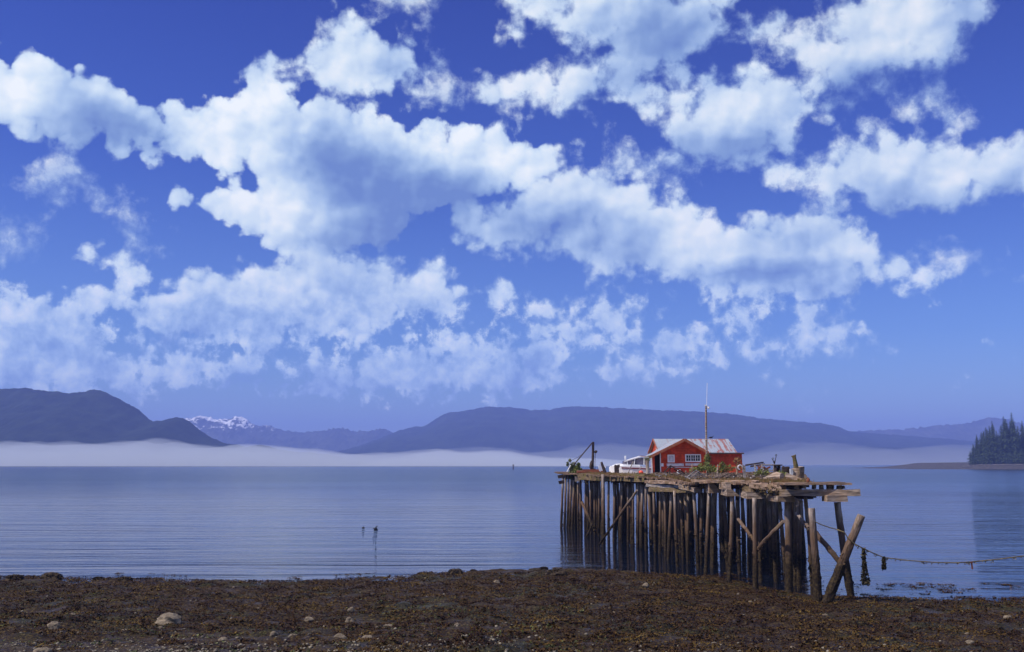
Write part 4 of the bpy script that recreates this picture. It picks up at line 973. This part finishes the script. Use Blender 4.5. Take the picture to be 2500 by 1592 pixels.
thing(MB().box(P(1708,1143,88), (1.3,.7,.22), jit=.04), 'metal_sheet', M['rust'], 'rusty brown sheet lying below the cabin windows', 'metal sheet')
thing(MB().tube([P(1658+4*math.cos(a), 1152-4.5*math.sin(a), 79) for a in np.linspace(.4, 5.2, 9)], .05, 6), 'white_coil', M['white'], 'white loop of hose on the deck below the boarded window', 'hose')

# ================================================================ water life, beacon
mb = MB(); q = G(917, 1293); Yq = q.y
mb.blob(q+Vector((0,0,.05)), .15, 2, .15, sq=(1.3,.8,.75)).blob(q+Vector((-.19,0,.14)), .065, 1, .05).beam(q+Vector((-.23,0,.14)), q+Vector((-.30,0,.12)), .03, .03)
mb.beam(q+Vector((0,.03,.12)), q+Vector((.16,.14,.36)), .12, .03).beam(q+Vector((.02,-.04,.1)), q+Vector((.06,-.16,.30)), .11, .03).beam(q+Vector((.1,0,.02)), q+Vector((.24,0,.0)), .1, .04)
mb.tube([q+Vector((-.12,0,.06)), q+Vector((-.19,0,.14))], .045, 6)
thing(mb, 'water_bird', M['black'], 'dark water bird flapping its wings out on the calm bay', 'bird', smooth=True)
q = G(887, 1289)
thing(MB().blob(q, .13, 2, .1, sq=(1.1,.9,1.0)).blob(q+Vector((-.1,-.03,.02)), .06, 1, .05), 'floating_head', M['black'], 'small dark round head afloat left of the flapping bird', 'animal', smooth=True)
bc = empty('channel_beacon', tuple(P(1253,1146,950))); tag(bc, 'tiny dark channel beacon far out on the water by the fog', 'beacon')
MB().tube([P(1253,1146,950), P(1253,1135,950)], [.7,.4], 6).build('post', M['darkwood'], bc)
MB().box(P(1253,1136,950), (1.2,1.2,1.6)).build('topmark', M['darkwood'], bc)
# ================================================================ wooded point on the right
prof = [(2180,1146),(2246,1144.8),(2280,1143.4),(2320,1140.5),(2355,1136),(2372,1133.5),(2420,1132.5),(2500,1132),(2620,1131),(2800,1131),(3200,1129)]
pz_ = [P(x, y, 1005) for x, y in prof]
xx = np.linspace(pz_[0].x, pz_[-1].x, 300); top = np.interp(xx, [p.x for p in pz_], [p.z for p in pz_])
yv = np.array([948, 956, 966, 978, 992, 1005, 1030, 1080, 1150, 1200, 1230]); kv = np.array([-.4, .02, .22, .5, .8, 1, 1.1, 1.25, 1.2, .5, -.4])
Xg, Yg = np.meshgrid(xx, yv); Zg = top[None, :]*kv[:, None]+.35*fbm(Xg, Yg, 5, 3)*(kv[:, None] > .1)
Zg = np.where(kv[:, None] < 0, -2, Zg)
Yg = Yg+np.clip((PX(2372, 1005)-Xg), 0, 80)*.25
pm = simple('gravel_point', (.085,.075,.07), .9, col2=(.022,.018,.018), scale=.35)
tag(gridobj('point_shore', Xg, Yg, Zg, pm), kind='structure')
mb = MB()
for i in range(70):
    x = random.uniform(2356, 2640); Y = 990+random.uniform(-4, 4); p = P(x, 1131, Y); L = random.uniform(2, 7)
    zt = float(np.interp(p.x, xx, top))*.85
    mb.beam((p.x-L/2, Y, zt+.2), (p.x+L/2, Y+random.uniform(-1.5, 1.5), zt+.3), .5, .5)
tag(mb.build('beach_drift', M['greywood']), 'pale line of driftwood along the top of the gravel point', 'driftwood', kind='stuff')
M['conifer'] = simple('conifer_needles', (.055,.085,.028), .8, col2=(.014,.026,.009), scale=.35)
M['bark'] = simple('conifer_bark', (.10,.07,.05), .9)
def conifer(seed, h, wid, label):
    random.seed(seed)
    e = empty('conifer_tree'); tag(e, label, 'tree', 'conifers crowding the wooded point')
    MB().tube([(0,0,-1), (0,0,h*.5), (0,0,h*.97)], [.5,.3,.05], 6).build('trunk', M['bark'], e)
    mb = MB(); z = h*.12
    while z < h*.995:
        t = z/h; rr = wid*(1-t)**.62*random.uniform(.65, 1.15)*(1 if t > .2 else .8)+.15
        nb = 9 if t < .8 else 6; a0 = random.uniform(0, 6.28)
        for k in range(nb):
            if random.random() < .12: continue
            a = a0+6.283*k/nb+random.uniform(-.25, .25); r = rr*random.uniform(.6, 1.15)
            dx, dy = math.cos(a), math.sin(a)
            for s_ in range(3):
                f0, f1 = s_/3, (s_+1.25)/3; w0 = (.55+.5*(1-f0))*r*.26+.1
                za = z-.35*r*f0**1.3+random.uniform(-.15, .15); zb = z-.35*r*f1**1.3+.1*random.random()
                c0 = Vector((dx*r*f0, dy*r*f0, za)); c1 = Vector((dx*r*f1, dy*r*f1, zb)); sd_ = Vector((-dy, dx, 0))*w0
                mb.add([c0-sd_, c0+sd_-Vector((0,0,.2*w0)), c1+sd_*.35, c1-sd_*.35-Vector((0,0,.25))], [(0,1,2,3)])
        z += (.55+.35*(1-t))*random.uniform(.8, 1.2)
    mb.build('crown', M['conifer'], e)
    return e
trlab = ['tall dense dark conifer standing in the crowded wood on the point', 'slim pointed conifer rising out of the wood on the point', 'broad shaggy conifer in the wood on the point', 'shorter young conifer at the shaded foot of the wood on the point']
protos = [conifer(11, 36, 7.0, trlab[0]), conifer(12, 40, 5.6, trlab[1]), conifer(13, 33, 8.0, trlab[2]), conifer(14, 15, 5.0, trlab[3])]
random.seed(99)
def copy_tree(o):
    r = o.copy(); COL.objects.link(r)
    for ch in o.children:
        c_ = ch.copy(); COL.objects.link(c_); c_.parent = r
    return r
tprof = [(2365,1110),(2372,1092),(2388,1062),(2402,1046),(2415,1040),(2428,1030),(2440,1042),(2452,1022),(2458,1018),(2468,1024),(2477,1010),(2486,1030),(2500,1024),(2530,1016),(2580,1026),(2650,1018),(2800,1030)]
used = set(); hts = [36, 40, 33, 15]
spots = []
x = 2368
while x < 2680: spots.append((x, random.uniform(1000, 1006), 3, random.uniform(.25, .45))); x += random.uniform(5, 9)
x = 2370
while x < 2690: spots.append((x, random.uniform(1010, 1020), random.choice((0,2,0,1)), random.uniform(.68, .95))); x += random.uniform(6, 10)
x = 2378
while x < 2720: spots.append((x, random.uniform(1024, 1045), random.choice((0,1,1,2)), random.uniform(.88, 1.0))); x += random.uniform(8, 12)
for px_ in (2477,2457,2428,2388): spots.append((px_, 1012, 1, None))
ulab = {2477:'tallest pointed conifer, its tip highest of the whole wood', 2457:'second tallest conifer tip, just left of the tallest one', 2428:'lone spiky conifer tip midway up the left slope of the wood', 2388:'slim conifer near the left end of the wood by the shore'}
for px_, Y, kd, fr in spots:
    ty = float(np.interp(px_, [a[0] for a in tprof], [a[1] for a in tprof]))
    base = P(px_, 1128, Y); zb = float(np.interp(base.x, xx, top))*1.0
    hh = (PZ(ty, Y)-zb)*(fr if fr else 1.04)
    if kd == 3: hh = min(hh, 16*random.uniform(.6, 1.1))
    elif hh < 14: kd = 3
    o = protos[kd] if kd not in used else copy_tree(protos[kd]); used.add(kd)
    if fr is None: o['label'] = ulab[px_]
    else: o['label'] = trlab[kd]
    o.location = (base.x, Y, zb-.4); k = hh/hts[kd]; kw = max(k, .6) if kd != 3 else k
    o.scale = (kw, kw, k); o.rotation_euler = (0, 0, random.uniform(0, 6.28))
# ================================================================ stones and seaweed on the shore
def rock(x, y, w, h, mat, label, cat='rock', seed=0, group=None):
    for _ in range(3):
        g0 = G(x, y+h*.35, 0 if _ == 0 else zz_); zz_ = gz(g0.x, g0.y)
    g0 = G(x, y+h*.35, zz_); k = ppm(g0.y); r = w/2/k
    mb = MB().blob((0,0,0), r, 3, .38, 1.1, sq=(1, .8, max(.35, h/w*1.25)), seed=seed, rot=random.uniform(-.4, .4))
    mb.V = [v+Vector((g0.x, g0.y, zz_+r*.12)) for v in mb.V]
    if mat == 'weedrock': mb.leaves((g0.x, g0.y, zz_+r*.3), (r*1.05, r*.8, r*h/w*.9), 900, .11)
    thing(mb, 'rock' if mat == 'stone' else 'seaweed_mound', M[mat], label, cat, group)
rocks = [
 (125,1408,50,26,'weedrock','rounded weed covered hump at the waterline far left'),
 (35,1411,40,12,'weedrock','low seaweed hump at the waterline in the left corner'),
 (240,1414,26,9,'weedrock','small seaweed hump at the waterline right of the rounded hump'),
 (305,1415,34,11,'weedrock','flat seaweed hump third along the left waterline'),
 (1112,1396,34,17,'weedrock','blocky reddish brown boulder at the water edge mid shore'),
 (1156,1394,14,6,'weedrock','little dark lump in the shallows right of the blocky boulder'),
 (1328,1388,18,7,'weedrock','dark lump in the shallows left of the pier foot'),
 (1362,1398,46,20,'weedrock','broad weedy mound beside the pier foot on the left'),
 (1030,1402,22,10,'weedrock','small weedy lump left of the blocky boulder'),
 (690,1404,9,8,'weedrock','tiny dark lump out in the left shallows'),
 (413,1512,64,30,'stone','largest tan boulder with a flat sloping top on the left beach'),
 (131,1528,32,22,'stone','greenish rounded boulder low on the left beach'),
 (303,1540,16,10,'stone','small pale stone below left of the largest tan boulder'),
 (392,1533,16,9,'stone','small pale stone touching the foot of the largest tan boulder'),
 (857,1488,18,14,'stone','upright pinkish stone above the speckled boulder mid left'),
 (853,1515,22,20,'stone','speckled pale boulder below the upright pinkish stone'),
 (830,1556,36,20,'stone','domed grey boulder near the bottom mid left'),
 (897,1556,26,10,'stone','flat oval pale green stone right of the domed grey boulder'),
 (950,1528,28,11,'stone','pinkish flat stone right of the speckled boulder'),
 (755,1511,22,11,'stone','pale loaf shaped stone left of the speckled boulder'),
 (1115,1525,14,10,'stone','small bluish stone on the weed at bottom centre'),
 (1212,1421,17,11,'stone','lone pale grey stone high on the weed near the waterline'),
 (1577,1428,17,10,'stone','pale cream stone on the weed below the pier'),
 (1500,1496,14,5,'stone','thin white stone slab on the weed left of centre right'),
 (1717,1521,12,6,'stone','small white stone below the middle of the pier'),
 (1832,1469,10,5,'stone','little white stone just below the near piles'),
 (2013,1502,15,7,'stone','grey stone below the leaning log'),
 (2461,1508,26,10,'stone','pale stone near the right edge of the beach'),
 (2361,1547,11,7,'stone','small white stone above the oval one at lower right'),
 (2368,1567,22,8,'stone','oval pale stone at lower right'),
 (1935,1581,13,7,'stone','cream stone at the bottom right of centre'),
 (668,1546,20,10,'stone','greenish stone between the tan and domed boulders'),
 (715,1552,20,11,'stone','grey stone right beside the greenish one low on the beach'),
 (105,1588,44,18,'stone','big tan boulder cut by the bottom edge at far left'),
 (570,1434,8,6,'stone','tiny pale stone alone high on the left weed'),
 (178,1500,16,7,'stone','small flat stone above left of the largest tan boulder'),
 (545,1560,22,8,'stone','flat stone at the bottom below the largest tan boulder'),
]
for i, (x, y, w, h, mt, lb) in enumerate(rocks):
    rock(x, y, w, h, mt, lb, 'rock' if mt == 'stone' else 'seaweed mound', i+1, 'stones on the beach' if mt == 'stone' else 'weedy humps at the waterline')
def tri_frame(n):   # random points of the beach that the view takes in
    Y = 21.5+RNG.random(n)**.8*40; X = (RNG.random(n)-.5)*2*(Y*.535+1.5); return X, Y
def tufts(name, n, keep, mat, size, label, cat, blades=4, up=.6):
    X, Y = tri_frame(n); t = shore_t(X, Y); k = keep(X, Y, t); X, Y = X[k], Y[k]; n = len(X); Z = np.maximum(ground(X, Y), .004)
    cl = vnoise(X, Y, .5)
    Vs = []; 
    for b_ in range(blades):
        a = RNG.random(n)*6.283; l = size*(.5+RNG.random(n))*(.5+cl); w = l*.32; tilt = up*(.2+RNG.random(n)*1.2)
        ox = (RNG.random(n)-.5)*size*1.4; oy = (RNG.random(n)-.5)*size*1.4
        dx, dy = np.cos(a), np.sin(a); c = np.stack([X+ox, Y+oy, Z+.01], 1)
        d = np.stack([dx, dy, tilt], 1)*l[:, None]; s_ = np.stack([-dy, dx, (RNG.random(n)-.5)], 1)*w[:, None]
        Vs.append(np.stack([c, c+d*.5+s_, c+d, c+d*.5-s_], 1))
    V = np.concatenate(Vs).reshape(-1, 3); Q = np.arange(len(V)).reshape(-1, 4)
    return tag(fastmesh(name, V, Q, mat), label, cat, kind='stuff')
def weedmat(name, stops):
    m, t, b = newmat(name); g = t.node('ShaderNodeNewGeometry').outputs['Position']
    n = t.m('ADD', t.m('MULTIPLY', t.noise(g, 7, 3, .7), .62), t.m('MULTIPLY', t.noise(g, .45, 4, .6), .38))
    t.put(b.inputs['Base Color'], t.ramp(t.maprange(n, .36, .64, 0, 1), stops)); b.inputs['Roughness'].default_value = .6; b.inputs['Specular IOR Level'].default_value = .10
    return m
wm = weedmat('rockweed', [(0, (.008,.0035,.002)), (.42, (.034,.0155,.007)), (.75, (.070,.040,.010)), (1, (.14,.092,.018))])
wg = weedmat('green_weed', [(0, (.012,.014,.006)), (.5, (.05,.06,.02)), (1, (.16,.17,.06))])
tufts('rockweed', 120000, lambda X, Y, t: (t > -.5) & ((vnoise(X, Y, 1.4)+vnoise(X, Y, .5)*.5 > .42)) & ~((Y < 35) & (X < -6) & (vnoise(X+50, Y, 1.1) > .3)), wm, .062, 'brown and olive rockweed carpeting the beach', 'seaweed')
tufts('green_weed', 16000, lambda X, Y, t: (t > 8) & (X < 3) & (vnoise(X+20, Y, 2.5) > .52), wg, .06, 'fine green weed between the stones on the left beach', 'seaweed')
tufts('floating_weed', 60000, lambda X, Y, t: (t < .1) & (t > -np.where(X > 12, 7, 3.0)) & (vnoise(X, Y*.6, 1.1)*vnoise(X, Y, .5) > np.where(X > 12, .30, .45)), wm, .08, 'dark scraps of seaweed floating in the shallows', 'seaweed', 5, .15)
# pebbles
import bmesh
bm = bmesh.new(); bmesh.ops.create_icosphere(bm, subdivisions=1, radius=1); pv = np.array([v.co[:] for v in bm.verts]); pf = np.array([[v.index for v in f.verts] for f in bm.faces]); bm.free()
n = 60000; X, Y = tri_frame(n); t_ = shore_t(X, Y)
dens = np.clip((33.8-Y)/4, 0, 1)*np.clip((2-X)/10, .12, 1)*1.1+.25*np.clip((38-Y)/6, 0, 1)*(vnoise(X, Y, 2.2) > .55)*(X < 1)+.012
k = (RNG.random(n) < dens) & (t_ > 1); X, Y = X[k], Y[k]; n = len(X)
r = .018+.05*RNG.random(n)**3+.03*RNG.random(n)**6
sq = np.stack([.8+.6*RNG.random(n), .8+.4*RNG.random(n), .45+.4*RNG.random(n)], 1)
a = RNG.random(n)*6.283; ca, sa = np.cos(a), np.sin(a)
v = pv[None]*sq[:, None]*r[:, None, None]*(1+.18*(RNG.random((n, len(pv), 1))-.5))
vx = v[..., 0]*ca[:, None]-v[..., 1]*sa[:, None]; vy = v[..., 0]*sa[:, None]+v[..., 1]*ca[:, None]
V = np.stack([vx+X[:, None], vy+Y[:, None], v[..., 2]+(ground(X, Y)+r*.2)[:, None]], 2).reshape(-1, 3)
Q = (pf[None]+(np.arange(n)*len(pv))[:, None, None]).reshape(-1, 3)
pebm = simple('pebbles', (.30,.26,.19), .8, col2=(.035,.028,.022), scale=5)
tag(fastmesh('pebbles', V, Q, pebm), 'small mixed pebbles among the weed low on the beach', 'pebbles', kind='stuff')
